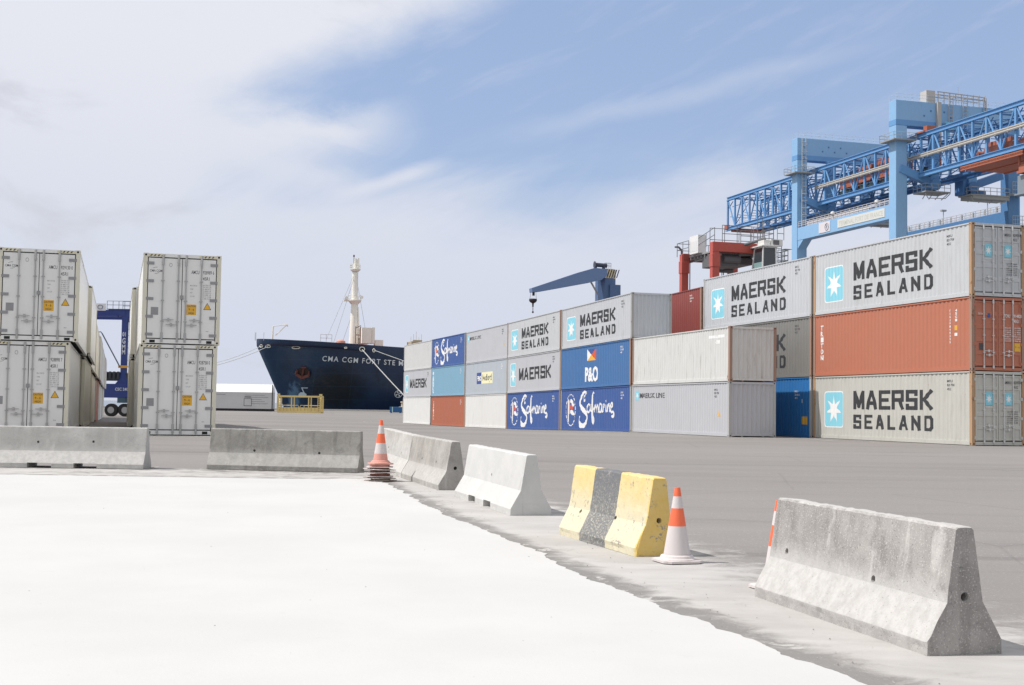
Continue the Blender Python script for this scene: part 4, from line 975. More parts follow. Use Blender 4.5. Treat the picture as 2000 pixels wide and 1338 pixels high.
def ringmark(px, py, r):
    t, z, _ = onhull(px, py); mb = MB(); f = lambda a, b: (t + a, HB - hb(t + a, z + b) - .08, z + b)
    for k in range(24):
        a, b_ = 2 * math.pi * k / 24, 2 * math.pi * (k + 1) / 24; mb.poly([f(r * math.cos(a), r * math.sin(a)), f(r * math.cos(b_), r * math.sin(b_)), f(r * .86 * math.cos(b_), r * .86 * math.sin(b_)), f(r * .86 * math.cos(a), r * .86 * math.sin(a))])
    for k in range(4):
        a = math.pi / 2 * k + .5; mb.poly([f(0, 0), f(r * .72 * math.cos(a - .33), r * .72 * math.sin(a - .33)), f(r * .78 * math.cos(a), r * .78 * math.sin(a)), f(r * .72 * math.cos(a + .33), r * .72 * math.sin(a + .33))])
    mb.build('thruster_mark', LW, sh, flip=False)
ringmark(778, 769.5, .68)
mb = MB(); t, z, _ = onhull(588, 757); f = lambda a, b: (t + a, HB - hb(t + a, z + b) - .08, z + b)
mb.poly([f(0, 0), f(1.1, 0), f(1.1, -.13), f(.22, -.13)]); mb.poly([f(0, 0), f(.22, -.13), f(.95, -1.45), f(.72, -1.45)]); mb.poly([f(-.3, -1.5), f(1.0, -1.5), f(1.0, -1.15), f(.5, -.85), f(0, -.85), f(-.3, -1.15)])
mb.build('bulb_mark', LW, sh, flip=False)
# fairleads and mooring openings
for px, py, w, h_ in ((510, 676, .5, .42), (523.5, 676.5, .8, .45), (578, 679, 1.3, .40), (675, 679.5, .45, .25), (707, 682, .9, .75), (730, 684.5, .4, .6)):
    t, z, y_ = onhull(px, py); mb = MB(); n = 14
    for k in range(n):
        a, b_ = 2 * math.pi * k / n, 2 * math.pi * (k + 1) / n
        pa = Vector((t + w / 2 * math.cos(a), HB - hb(t + w / 2 * math.cos(a), z) - .1, z + h_ / 2 * math.sin(a))); pb = Vector((t + w / 2 * math.cos(b_), HB - hb(t + w / 2 * math.cos(b_), z) - .1, z + h_ / 2 * math.sin(b_))); mb.tube(pa, pb, .075, 6)
    mb.poly([(t + w * .42 * math.cos(2 * math.pi * k / n), HB - hb(t + w * .42 * math.cos(2 * math.pi * k / n), z) - .08, z + h_ * .42 * math.sin(2 * math.pi * k / n)) for k in range(n)], 1)
    mb.build('fairlead', [WM, DARK], sh)
# anchor in its rusty pocket
t, z, y_ = onhull(592, 727); mb = MB(); f = lambda a, b, c=0: (t + a, HB - hb(t + a, z + b) - .1 - c, z + b)
R_ = [f(1.0 * math.cos(k * .45) * (1 + .25 * noise.noise((k, 0, 0))), .95 * math.sin(k * .45)) for k in range(14)]; mb.poly(R_, 1)
mb.beam(f(0, .9, .1), f(-.15, -1.0, .35), .28, .3); mb.beam(f(-1.15, -.35, .3), f(-.15, -1.05, .45), .34, .5); mb.beam(f(.95, -.6, .3), f(-.15, -1.05, .45), .34, .5); mb.beam(f(-1.2, -.35, .3), f(-1.0, .25, .3), .3, .42); mb.beam(f(.95, -.6, .3), f(.85, .1, .3), .3, .42); mb.tube(f(-.4, .8, .1), f(.4, .8, .1), .16)
mb.build('anchor', [paint((.13, .04, .032), .5, .4, .8), paint((.045, .025, .018), .4, .4, .9)], sh)
# foremast
def SP(px, py, y_): t, z = inv(px, py, y_); return Vector((t, y_, z))
mb = MB(); c0 = SP(691, 668, HB); c1 = SP(694, 506, HB); Zt = lambda py: SP(692, py, HB).z; cx = c0.x
mb.tube((cx, HB, Zt(672)), (cx, HB, Zt(592)), .95, 20, .62); mb.tube((cx, HB, Zt(588)), (cx, HB, Zt(532)), .62, 20, .56); mb.tube((cx, HB, Zt(528)), (cx, HB, Zt(505)), .35, 12, .25)
mb.tube((cx + .9, HB - .6, Zt(660)), (cx + .55, HB - .5, Zt(600)), .14, 8)
m0 = mb.build('foremast', WM, sh, smooth=False)
mb = MB(); mb.tube((cx, HB, Zt(594)), (cx, HB, Zt(588)), .75, 18, 1.2); mb.tube((cx, HB, Zt(588)), (cx, HB, Zt(586)), 1.25, 18); mb.rail([(cx + 1.2 * math.cos(a * .785), HB + 1.2 * math.sin(a * .785), Zt(586)) for a in range(9)], .9, .035, 1.0)
mb.box(cx - 2.1, cx - .8, HB - .5, HB + .3, Zt(589), Zt(586)); mb.tube((cx - 1.7, HB - .5, Zt(583)), (cx - 1.7, HB - .9, Zt(583)), .3, 10); mb.tube((cx + 1.2, HB - .5, Zt(581)), (cx + 1.2, HB - .9, Zt(581)), .28, 10)
mb.tube((cx, HB, Zt(531)), (cx, HB, Zt(527)), .6, 18, .95); mb.tube((cx, HB, Zt(527)), (cx, HB, Zt(525.5)), 1.0, 18); mb.rail([(cx + .95 * math.cos(a * .785), HB + .95 * math.sin(a * .785), Zt(525.5)) for a in range(9)], .8, .035, 1.0)
mb.tube((cx + .5, HB, Zt(526)), (cx + .5, HB, Zt(504)), .22, 10); mb.tube((cx - .3, HB, Zt(515)), (cx - .3, HB, Zt(498)), .05, 6, mi=1); mb.box(cx - .42, cx - .18, HB - .1, HB + .1, Zt(502), Zt(498), 1); mb.tube((cx - .8, HB, Zt(525)), (cx - .8, HB, Zt(516)), .05, 6, mi=1)
mb.build('mast_platform', [WM, DARK], sh)
mb = MB(); a0 = SP(714, 671, HB - 2); mb.box(a0.x - .9, a0.x + .9, HB - 3, HB + 2, a0.z, Zt(641)); mb.box(a0.x + 1.0, a0.x + 1.6, HB - 2.6, HB - .5, a0.z, Zt(640)); mb.box(a0.x + 1.7, a0.x + 3.2, HB - 2.6, HB - 1, a0.z - .6, Zt(664))
mb.build('deckhouse', WM, sh)
mb = MB(); a1 = SP(699, 671, HB - 4); mb.ladder((a1.x, HB - 4, a1.z), (a1.x, HB - 4, Zt(640)), .9, (1, 0, 0), .09, 1.2); mb.beam((a1.x - .45, HB - 4, Zt(643)), (a1.x + .5, HB - 4, Zt(638)), .12); mb.build('ladder', paint((.22, .10, .07), .3, .3), sh)
mb = MB()
for px, py in ((637, 663), (652, 668)): q = SP(px, py, HB - 5); mb.tube((cx, HB, Zt(531 if px == 637 else 535)), (q.x, q.y, q.z), .035, 5)
q = SP(713, 640, HB); mb.tube((cx + .3, HB, Zt(545)), (q.x, HB, q.z), .03, 5); q = SP(669, 668, HB + 6); mb.tube((cx, HB, Zt(600)), (q.x, q.y, q.z), .03, 5)
mb.build('stay', plain((.35, .36, .38)), sh)
mb = MB(); y_ = HB - 3
d1, d2, d3 = SP(532, 664, y_), SP(533.5, 637, y_), SP(561, 634, y_); d4_ = SP(538, 655, y_); mb.tube(d1, d2, .14, 8); mb.tube(d2, d3, .09, 6); mb.tube(d4_, d3, .09, 6); mb.tube(d3, d3 + Vector((.1, 0, -.4)), .12, 6); mb.build('davit', WM, sh)
mb = MB(); a1 = SP(626, 667, HB - 5); b1_ = SP(648, 668, HB - 5)
mb.rail([(a1.x, HB - 5, a1.z), (b1_.x, HB - 5, a1.z)], 1.3, .04, .9); q1 = SP(497, 662, HB); q2 = SP(514, 662, HB - 4)
for q in (q1, q2, q1 + Vector((.15, 0, 0))): mb.tube(q + Vector((.1, 0, -.3)), q + Vector((.1, 0, 1.2)), .04, 5)
q = SP(655, 668, HB - 5)
mb.lathe([(.9, 0), (.8, .5), (.4, .75), (0, .8)], 14, (q.x + 1, HB - 5, q.z - .3), 1)
mb.build('deck_fitting', [plain((.45, .46, .47)), paint((.55, .30, .25), .2, .3)], sh)
mb = MB(); q = SP(812, 668, 8)
mb.box(q.x - .8, q.x + 1.6, 8, 12, deckz(30) - 1, q.z + .1); 
for k in range(5): mb.tube((q.x - .7 + .5 * k, 9, q.z + .1), (q.x - .7 + .5 * k, 9, q.z + 1.0 + .5 * (k % 3)), .03, 5)
mb.box(q.x - .4, q.x + 1.3, 8.4, 9, q.z + .1, q.z + .4); mb.build('hatch_gear', paint((.42, .36, .25), .2, .3), sh)
# deck crane
crn = MB(); yC = HB
def CP_(px, py): return SP(px, py, yC)
base = CP_(1183, 600); w0 = CP_(1164, 540).x; w1 = CP_(1201, 540).x; zt = CP_(1185, 527).z; zb_ = CP_(1185, 545).z
CB = paint((.075, .14, .28), .05, .25, .5); CBJ = paint((.14, .22, .40), .05, .25, .5); CY = paint((.72, .62, .40), .04, .2, .5); BLK = plain((.03, .03, .035), .6)
mb = MB(); mc_ = (w0 + w1) / 2; oct_ = lambda r: [(mc_ + r * math.cos(math.radians(22.5 + 45 * k)), yC + r * math.sin(math.radians(22.5 + 45 * k))) for k in range(8)]
mb.prism(oct_(2.0), 'z', 4, zb_, 0); mb.box(mc_ + .1, mc_ + 2.3, yC - 2.4, yC + 1.2, 6, CP_(1190, 558).z, 0)
mb.build('crane_house', CB, sh); mb = MB(); mb.prism(oct_(2.04), 'z', zb_ + .01, zt); mb.build('warning_band', CY, sh)
mb = MB()
for k in range(7):
    a = mc_ - 1.5 + k * .5
    mb.poly([(a, yC - 1.93, zb_ + .1), (a + .22, yC - 1.93, zb_ + .1), (a + .75, yC - 1.93, zt - .1), (a + .53, yC - 1.93, zt - .1)])
mb.build('stripe', BLK, sh)
j0t, j0b, j1t, j1b, jm = CP_(1163, 526), CP_(1145, 553), CP_(1030, 563), CP_(1032, 573), CP_(1152, 524)
mb = MB()
pr = [(CP_(1176, 528)), (CP_(1152, 526)), (CP_(1120, 535)), (CP_(1042, 561)), (CP_(1030, 565)), (CP_(1031, 573)), (CP_(1050, 571)), (CP_(1144, 554)), (CP_(1165, 549)), (CP_(1176, 540))]
mb.prism([(v.x, v.z) for v in pr], 'y', yC - 2.9, yC - 1.1); mb.build('jib', CBJ, sh, bev=0)
mb = MB()
a, b_ = CP_(1155, 519), CP_(1178, 521); mb.tube((a.x, yC - 2, a.z), (b_.x, yC - 2, b_.z), .42, 14); mb.tube((a.x - .1, yC - 2, a.z), (a.x, yC - 2, a.z), .7, 14)
for q in (CP_(1156, 526), CP_(1172, 528)): mb.box(q.x - .2, q.x + .2, yC - 2.4, yC - 1.6, q.z - .2, q.z + .8)
mb.rail([(CP_(1176, 526).x, yC - 1.5, CP_(1176, 526).z), (CP_(1188, 526).x, yC - 1.5, CP_(1176, 526).z)], 1.1, .04, .5); mb.build('winch', plain((.05, .055, .08), .5), sh)
mb = MB(); a, b_ = CP_(1147, 552), CP_(1162, 576); mb.tube((a.x, yC - 2, a.z), (b_.x, yC - 1.6, b_.z), .18, 8); mb.tube((b_.x, yC - 1.6, b_.z), (b_.x, yC - 1.6, b_.z - 1.6), .14, 6); mb.build('luffing_cylinder', plain((.35, .36, .38), .4, .5), sh)
mb = MB(); h1 = CP_(1036, 572); h2 = CP_(1035, 586); h3 = CP_(1035, 613)
mb.tube((h1.x, yC - 2, h1.z + .3), (h1.x, yC - 2, CP_(1035, 579).z), .25, 8); 
for dx in (-.65, .65): mb.tube((h1.x + dx * .7, yC - 2, h1.z + .5), (h2.x + dx, yC - 2, h2.z), .03, 5)
mb.lathe([(0, 0), (.75, -.02), (.78, -.35), (.6, -.65), (.18, -.9), (.13, -1.6)], 14, (h2.x, yC - 2, h2.z + .1)); mb.tube((h2.x, yC - 2, h2.z - 1.4), (h2.x, yC - 2, h3.z + .5), .06, 6); mb.lathe([(.02, .5), (.18, .3), (.2, .1), (.05, 0)], 8, (h2.x, yC - 2, h3.z)); mb.lathe([(.02, .95), (.12, .85), (.02, .7)], 8, (h2.x, yC - 2, h3.z)); mb.build('hook_block', BLK, sh)
# mooring lines
def rope(p, q, r, sag, label):
    c = [Vector(p).lerp(Vector(q), k / 14) - Vector((0, 0, sag * 4 * (k / 14) * (1 - k / 14))) for k in range(15)]
    mb = MB(); mb.path(c, r, 6); o = mb.build('mooring_rope', plain((.66, .66, .64), .8)); tag(o, label, 'rope', 'mooring ropes of the ship')
def HW(px, py, off=.15):
    t, z, y_ = onhull(px, py); v = SQ(229.3 + y_ - off, 23.8 + t); v.z = z; return v
q = UP(806, 790, 226.5); rope(HW(707, 683, .25), q, .085, .15, 'thick white mooring rope slanting down across the hull lettering')
q = UP(900, 742, 226.5); rope(HW(731, 684.5, .25), q, .05, .1, 'thin mooring rope running right from the small hull opening')
q = UP(380, 722, 222); rope(HW(523, 677, .3), q, .06, .5, 'lower of the two mooring ropes running left from the bow')
q = UP(380, 717, 228); rope(HW(510, 676, .3), q, .05, .5, 'upper of the two mooring ropes running left from the bow')

# ------------------------------------------------------------------ quay things
def quay_obj(px, Y): p = UP(px, 800, Y); return Vector((p.x, p.y, G(p.x, p.y)))
YC = paint((.62, .48, .20), .12, .35, .6)
c0 = quay_obj(587, 190); cg = empty('man_cage', c0 + Vector((0, 0, .01)), .0); tag(cg, 'yellow steel working cage standing on the quay in front of the ship', 'cage')
mb = MB(); w, h_, dd = 3.03, 2.35, 1.2
for x in (-w, -w + 1.9, w - 1.7, w):
    for y_ in (-dd, dd): mb.beam((x, y_, 0), (x, y_, h_), .22 if abs(x) == w else .16)
for z in (.12, h_):
    for y_ in (-dd, dd): mb.beam((-w, y_, z), (w, y_, z), .2, .24)
    for x in (-w, w): mb.beam((x, -dd, z), (x, dd, z), .2, .24)
for x in (-w, w): mb.box(x - .2, x + .2, -dd - .1, -dd + .3, h_ + .1, h_ + .38)
mb.build('cage_frame', YC, cg)
mb = MB(); mb.box(-w + .15, w - .15, -dd - .06, -dd - .02, .24, .78)
for k in range(12): x = -w + .25 + k * .5; mb.box(x, x + .05, -dd - .075, -dd - .06, .26, .76, 1)
mb.build('kick_plate', [YC, plain((.35, .25, .08))], cg)
mb = MB()
for y_ in (-dd - .02, dd): mb.tube((-w, y_, 1.05), (-.7, y_, 1.05), .06); mb.tube((.7, y_, 1.05), (w, y_, 1.05), .06)
for s_ in (-1, 1):
    P_ = [(s_ * .1, -dd, .3), (s_ * .1, -dd, .9), (s_ * .2, -dd, 1.08), (s_ * .6, -dd, 1.08), (s_ * .7, -dd, .9), (s_ * .7, -dd, .3)]; mb.path(P_, .05)
mb.build('handrail', YC, cg)
mb = MB()
for x in (-w, w): mb.ladder((x - .1 * (1 if x > 0 else -1), -dd - .1, .2), (x - .1 * (1 if x > 0 else -1), -dd - .1, h_), .5, (1, 0, 0), .05, .28)
mb.build('ladder', YC, cg)
c0 = quay_obj(374, 200); c0 = Vector((c0.x, c0.y, c0.z + .02)); ct = empty('white_container', c0, .012); tag(ct, 'long white container with a bright pitched cover and black sill near the ship bow', 'container')
mb = MB(); mb.box(0, 12.19, 0, 2.44, .35, 2.83); mb.build('body', paint((.50, .50, .51), 0, .15, .5), ct)
mb = MB(); mb.prism([(-.02, 2.84), (2.46, 2.84), (1.30, 4.08), (1.14, 4.08)], 'x', 0, 12.19); mb.build('pitched_cover', paint((.74, .74, .745), 0, .08, .4), ct)
mb = MB(); mb.box(0.02, 12.17, .05, 2.4, 0, .34); mb.build('sill', DARK, ct)
mb = MB(); f = lambda a, b: (a, -.012, b)
for k in range(5): mb.poly([f(8.0, 1.1 + .32 * k), f(11.6 - (k % 3) * .5, 1.1 + .32 * k), f(11.6 - (k % 3) * .5, 1.14 + .32 * k), f(8.0, 1.14 + .32 * k)])
mb.box(7.9, 9.1, -.02, -.012, .75, 1.9); mb.box(7.98, 9.02, -.03, -.0205, .83, 1.82, 1); mb.box(8.0, 9.0, -.022, -.012, 2.05, 2.2); mb.box(3.0, 3.7, -.02, -.012, 1.3, 1.36); mb.box(2.9, 5.1, -.02, -.012, 2.45, 2.5); mb.build('vent', [plain((.10, .10, .11)), plain((.50, .50, .51))], ct)
mb = MB(); mb.box(12.14, 12.25, -.03, .15, .3, 4.0); mb.build('corner_post', DARK, ct)
c0 = quay_obj(773, 205); bt = empty('blue_tank', c0, 0); tag(bt, 'small blue box with a light stripe on the quay beside the far white container', 'box')
mb = MB(); mb.box(-.9, .95, -.5, .5, .1, .95); mb.box(-.8, -.6, -.55, .55, .0, .1); mb.box(.6, .8, -.55, .55, 0, .1); mb.build('body', plain((.02, .10, .26)), bt, bev=.05); mb = MB(); mb.box(-.55, -.4, -.52, -.505, .1, .95); mb.build('stripe', plain((.4, .6, .6)), bt)
c0 = quay_obj(786, 212); bl = empty('bollard', c0, 0); tag(bl, 'pale concrete mooring bollard block at the foot of the far white container', 'bollard')
mb = MB(); mb.box(-.55, .6, -.6, .6, 0, .95); mb.build('plinth', KERB, bl, bev=.05); mb = MB(); mb.tube((0, 0, .95), (0, 0, 1.6), .25, 14, .2); mb.tube((0, 0, 1.6), (0, 0, 1.8), .34, 14, .3); mb.build('post', paint((.5, .42, .32), .2, .3), bl)
# ------------------------------------------------------------------ quay gantry crane (local x along the quay, y towards the water)
S0, Q0 = 191.0, 122.6
P0 = SQ(S0, Q0); gc = empty('gantry_crane', (P0.x, P0.y, 0), AL); tag(gc, 'huge light blue quay gantry crane with lattice girders above the right container stacks', 'crane')
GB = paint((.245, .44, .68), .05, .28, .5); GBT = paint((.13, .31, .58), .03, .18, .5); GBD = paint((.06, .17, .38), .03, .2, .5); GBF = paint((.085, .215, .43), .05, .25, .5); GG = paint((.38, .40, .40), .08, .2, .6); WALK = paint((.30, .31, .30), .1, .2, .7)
SEA = 33.3; WID = 22.0; LW_ = 2.1; zb0, zb1 = 49.5, 53.7; pz0, pz1 = 33.9, 36.3
for (x, y_) in ((0, 0), (0, SEA), (WID, 0), (WID, SEA)):
    m_ = GB if x == 0 else GBF
    mb = MB(); mb.box(x - LW_ / 2, x + LW_ / 2, y_ - LW_ / 2, y_ + LW_ / 2, 1.4, zb0 - .05); mb.box(x - LW_ / 2 - .12, x + LW_ / 2 + .12, y_ - LW_ / 2 - .12, y_ + LW_ / 2 + .12, 47.0, 47.25)
    lg = mb.build('leg', m_, gc, bev=.05)
    mb = MB(); mb.box(x - 3.2, x + 3.2, y_ - 1.0, y_ + 1.0, .75, 1.5)
    for k in range(4): mb.tube((x - 2.4 + 1.6 * k, y_ - .35, .72), (x - 2.4 + 1.6 * k, y_ + .35, .72), .42, 14, mi=1)
    mb.build('bogie', [GBD, DARK], lg)
    mb = MB(); w = 2.15; mb.box(x - w, x + w, y_ - w, y_ + w, 46.75, 46.95); mb.build('platform', WALK, lg)
    mb = MB(); mb.rail([(x - w, y_ - w, 46.95), (x + w, y_ - w, 46.95), (x + w, y_ + w, 46.95), (x - w, y_ + w, 46.95), (x - w, y_ - w, 46.95)], 1.1, .04, 1.4); mb.build('handrail', GG, lg)
mb = MB(); mb.ladder((.2, SEA - 1.35, 36.4), (.2, SEA - 1.35, 53.6), .8, (1, 0, 0), .07, .7)
for k in range(12): z = 37.5 + k * 1.35; mb.path([(-.2, SEA - 1.35, z), (-.15, SEA - 2.0, z), (.55, SEA - 2.0, z), (.6, SEA - 1.35, z)], .035, 4)
mb.build('ladder', paint((.55, .56, .55), .05, .2), gc)
for y_ in (0, SEA):          # top cross beams
    mb = MB(); mb.box(-LW_ / 2, WID + 1.2, y_ - LW_ / 2 - .01, y_ + LW_ / 2 + .01, zb0 + .01, zb1); tb_ = mb.build('cross_beam', GB, gc, bev=.05)
    mb = MB(); mb.box(-LW_ / 2 - .025, WID + 1.225, y_ - LW_ / 2 - .03, y_ + LW_ / 2 + .03, zb0 - .04, zb0 + .9); mb.build('beam_skirt', GBT, tb_)
    mb = MB(); mb.rail([(-1, y_ - 1, zb1), (WID + 1, y_ - 1, zb1)], 1.1, .03, 1.5); mb.rail([(-1, y_ + 1, zb1), (WID + 1, y_ + 1, zb1)], 1.1, .03, 1.5); mb.build('handrail', paint((.50, .60, .70), 0, .1), tb_)
    mb = MB()
    for k in range(5): mb.box(4.2 + 1.3 * k, 4.5 + 1.3 * k, y_ - 1.08, y_ - 1.06, 51.2 + (k % 2) * .9, 51.5 + (k % 2) * .9)
    mb.build('hatch', GBD, tb_)
for x in (0, WID):           # portal beams
    mb = MB(); mb.box(x - .95, x + .95, 1.06, SEA - 1.06, pz0, pz1); pb = mb.build('portal_beam', GB if x == 0 else GBF, gc, bev=.04)
    for yy in (0,): 
        mb = MB()
        mb.prism([(SEA - 1.06, pz0 - 1.6), (SEA - 1.06, pz0 + .01), (SEA - 3.2, pz0 + .01)], 'x', x - .9, x + .9); mb.build('gusset', GB if x == 0 else GBT, pb)
    mb = MB(); mb.rail([(x - .85, 1.2, pz1), (x - .85, SEA - 1.2, pz1)], 1.15, .055, 1.4, 2); mb.rail([(x + .85, 1.2, pz1), (x + .85, SEA - 1.2, pz1)], 1.15, .045, 1.4, 1); mb.build('handrail', paint((.55, .53, .52), .05, .2), pb)
    if x:
        for y_ in (6, 19): mb = MB(); mb.tube((x, y_, pz1), (x, y_, pz1 + 2.7), .07, 8); mb.box(x - .5, x + .5, y_ - .3, y_ + .3, pz1 + 2.65, pz1 + 2.95); mb.build('floodlight', GG, pb)
        mb = MB()
        for k in range(9): y_ = 2.4 + k * 3.3; mb.box(x - .9, x - .65, y_ - .12, y_ + .12, pz1 + .15, pz1 + 1.0)
        mb.build('beam_fitting', GG, pb)
    else:
        mb = MB(); mb.box(-1.02, -.955, 2.4, 17.6, pz0 + .55, pz1 - .35); sg = mb.build('name_board', paint((.62, .63, .60), 0, .05, .6), pb)
        mb = MB(); put_text(mb, 'TERMINAL FORT DE FRANCE', lambda a, b: (-1.025, 17.1 - a, pz0 + .85 + b), 0, 0, .85, .012, 14.2); mb.build('lettering', plain((.50, .50, .46)), sg, flip=False)
        mb = MB(); mb.box(-1.02, -.955, 20.2, 24.2, pz0 + .35, pz1 - .15); sg = mb.build('emblem_board', paint((.66, .62, .64), 0, .05), pb)
        mb = MB()
        for k in range(8):
            a, b_ = 2 * math.pi * k / 8, 2 * math.pi * (k + 1) / 8; mb.beam((-1.03, 21.3 + .65 * math.cos(a), pz0 + 1.25 + .65 * math.sin(a)), (-1.03, 21.3 + .65 * math.cos(b_), pz0 + 1.25 + .65 * math.sin(b_)), .07, .12, up=(1, 0, 0))
        mb.beam((-1.03, 21.3, pz0 + .85), (-1.03, 21.5, pz0 + 1.7), .06, .1, up=(1, 0, 0)); mb.beam((-1.03, 21.6, pz0 + 1.1), (-1.03, 21.1, pz0 + 1.5), .06, .1, up=(1, 0, 0)); mb.build('emblem', plain((.22, .25, .36)), sg)
        mb = MB(); mb.box(-.80, -.76, 7.5, 29, pz1 + .1, pz1 + .85); mb.build('banner', paint((.62, .60, .63), 0, .25), pb)
        for y_ in (5.0, 19.5): mb = MB(); mb.lathe([(0, 1.5), (.35, 1.35), (.42, 1.0), (.3, .8)], 12, (-.85, y_, pz1)); mb.tube((-.85, y_, pz1), (-.85, y_, pz1 + .9), .07, 6); mb.build('floodlight', paint((.7, .68, .66), 0, .1), pb)
for o in list(S.collection.objects):
    if o.parent == gc: o.location.x += 1.3          # portal frame stands a little outside the girder line
# lattice girders
BZ0, BZ1, Y0T, NB = 41.1, 47.7, 70.6, 35; BAY = 3.46
def girder(x, m_):
    g = MB(); y1 = Y0T - NB * BAY
    for z, hh in ((BZ0, .8), (BZ1, .75)):
        g.box(x - .30, x + .30, y1, Y0T + (.9 if z == BZ0 else .2), z - hh / 2, z - hh / 2 + .10); g.box(x - .30, x + .30, y1, Y0T + (.9 if z == BZ0 else .2), z + hh / 2 - .10, z + hh / 2); g.box(x - .10, x + .10, y1 + .01, Y0T + .19, z - hh / 2 + .1, z + hh / 2 - .1)
    o = g.build('girder', m_, gc)
    v = MB(); d = MB()
    for k in range(NB + 1):
        y_ = Y0T - k * BAY; w = .42 if k % 2 == 0 else .34
        v.box(x - .17, x + .17, y_ - w / 2, y_ + w / 2, BZ0 + .38, BZ1 - .36)
        if k < NB:
            if k % 2 == 0: d.tube((x, y_ - .2, BZ1 - .4), (x, y_ - BAY + .1, BZ0 + .4), .15, 8)
            else: d.tube((x, y_ - .1, BZ0 + .4), (x, y_ - BAY + .2, BZ1 - .4), .15, 8)
    v.build('upright', m_, o); d.build('diagonal', m_, o); return o
girder(4.4, GBT); girder(12.4, GBD)
mb = MB()
for k in range(NB + 1):
    y_ = Y0T - k * BAY
    if k % 2 == 0: mb.beam((4.4, y_, BZ1 + .2), (12.4, y_, BZ1 + .2), .22); mb.beam((4.4, y_, BZ0 + .3), (5.9, y_, BZ0 + .3), .2); mb.beam((10.9, y_, BZ0 + .3), (12.4, y_, BZ0 + .3), .2)
    if k < NB and k % 2 == 0:
        mb.tube((4.5, y_, BZ1 + .1), (12.3, y_ - 2 * BAY, BZ1 + .1), .10, 6); mb.tube((5.6, y_, BZ1 - .4), (4.5, y_, BZ1 - 2.2), .09, 6); mb.tube((5.9, y_, BZ0 + .3), (4.5, y_ - BAY, BZ0 + 1.4), .08, 5)
        mb.tube((11.2, y_, BZ0 + .3), (12.3, y_ - BAY, BZ0 + 1.9), .08, 5)
for k in range(NB):
    y_ = Y0T - k * BAY
    mb.tube((5.5, y_, BZ1 - 1.6), (5.5, y_ - BAY, BZ1 - 1.6), .07, 5); mb.tube((11.3, y_, BZ1 - 1.2), (11.3, y_ - BAY, BZ1 - 1.2), .07, 5)
    mb.beam((5.9, y_ - 1.2, BZ0 + .1), (10.9, y_ - 1.2, BZ0 + .1), .10); mb.tube((4.5, y_ - .9, BZ0 + 2.6), (12.3, y_ - .9, BZ0 + 2.6), .06, 5)
    if k % 3 == 1: mb.tube((4.5, y_, BZ0 + .5), (8.4, y_, BZ1), .09, 5); mb.tube((12.3, y_, BZ0 + .5), (8.4, y_, BZ1), .09, 5)
    if k > 10: mb.path([(8.4, y_, BZ1 - .6), (8.4, y_ - .9, BZ1 - 2.4), (8.4, y_ - 1.8, BZ1 - 2.7), (8.4, y_ - 2.7, BZ1 - 2.2), (8.4, y_ - BAY, BZ1 - .6)], .06, 4)
mb.build('bracing', GBD, gc)
mb = MB()
for x in (5.9, 10.9): mb.box(x - .35, x + .35, Y0T - NB * BAY, Y0T, BZ0 - .05, BZ0 + .25); mb.box(x - .06, x + .06, Y0T - NB * BAY, Y0T, BZ0 + .25, BZ0 + .45)
mb.build('trolley_rail', GBD, gc)
mb = MB(); mb.box(4.75, 5.5, Y0T - NB * BAY, Y0T - 1, BZ0 + .42, BZ0 + .50); mb.rail([(5.5, Y0T - 1, BZ0 + .5), (5.5, Y0T - NB * BAY, BZ0 + .5)], 1.1, .035, 2.5); mb.rail([(11.2, Y0T - 1, BZ0 + .5), (11.2, Y0T - NB * BAY, BZ0 + .5)], 1.1, .035, 2.5)
mb.build('walkway', paint((.22, .36, .50), .05, .2), gc)
mb = MB(); 
for dx, dz in ((0, 0), (.0, .38)): mb.tube((3.95 + dx, 32, 44.0 + dz), (3.95 + dx, -50, 44.0 + dz), .16 if dz else .22, 8)
for k in range(28): mb.box(3.8, 4.2, 30 - k * 2.9, 30.15 - k * 2.9, 43.7, 44.6)
mb.build('cable_duct', paint((.42, .40, .37), .05, .2), gc)
ORR = paint((.40, .13, .08), .12, .25, .6); RB = paint((.36, .11, .075), .15, .3, .7)
mb = MB(); mb.box(4.6, 12.2, Y0T - 2.5, Y0T - 1.2, BZ0 - .75, BZ0 - .1); mb.box(4.0, 4.6, Y0T - .5, Y0T + .9, BZ0 - .1, BZ0 + .9); mb.build('end_stop', RB, gc)
mb = MB()
for a, b_, z0, z1 in ((9.6, 15.0, 43.2, 46.7), (16.2, 20.4, 43.4, 46.2), (22.5, 27.0, 43.2, 45.4)): mb.box(6.3, 10.6, a, b_, z0, z1)
for k in range(7): mb.box(6.26, 6.31, 9.0 + k * .85, 9.3 + k * .85, 43.6, 46.2, 1)
mb.build('machinery_house', [ORR, RB], gc, bev=.06)
mb = MB()
for k in range(8): mb.box(5.9 + (k % 2) * .8, 7.2 + (k % 2) * .8, 1 + k * 3.6, 2.9 + k * 3.6, BZ0 + .5, BZ0 + 1.5 + (k % 3) * .35); mb.tube((6.5, 1.2 + k * 3.6, 42.9), (9.5, 1.2 + k * 3.6, 42.9), .35, 10)
mb.build('winch', plain((.035, .06, .06)), gc)
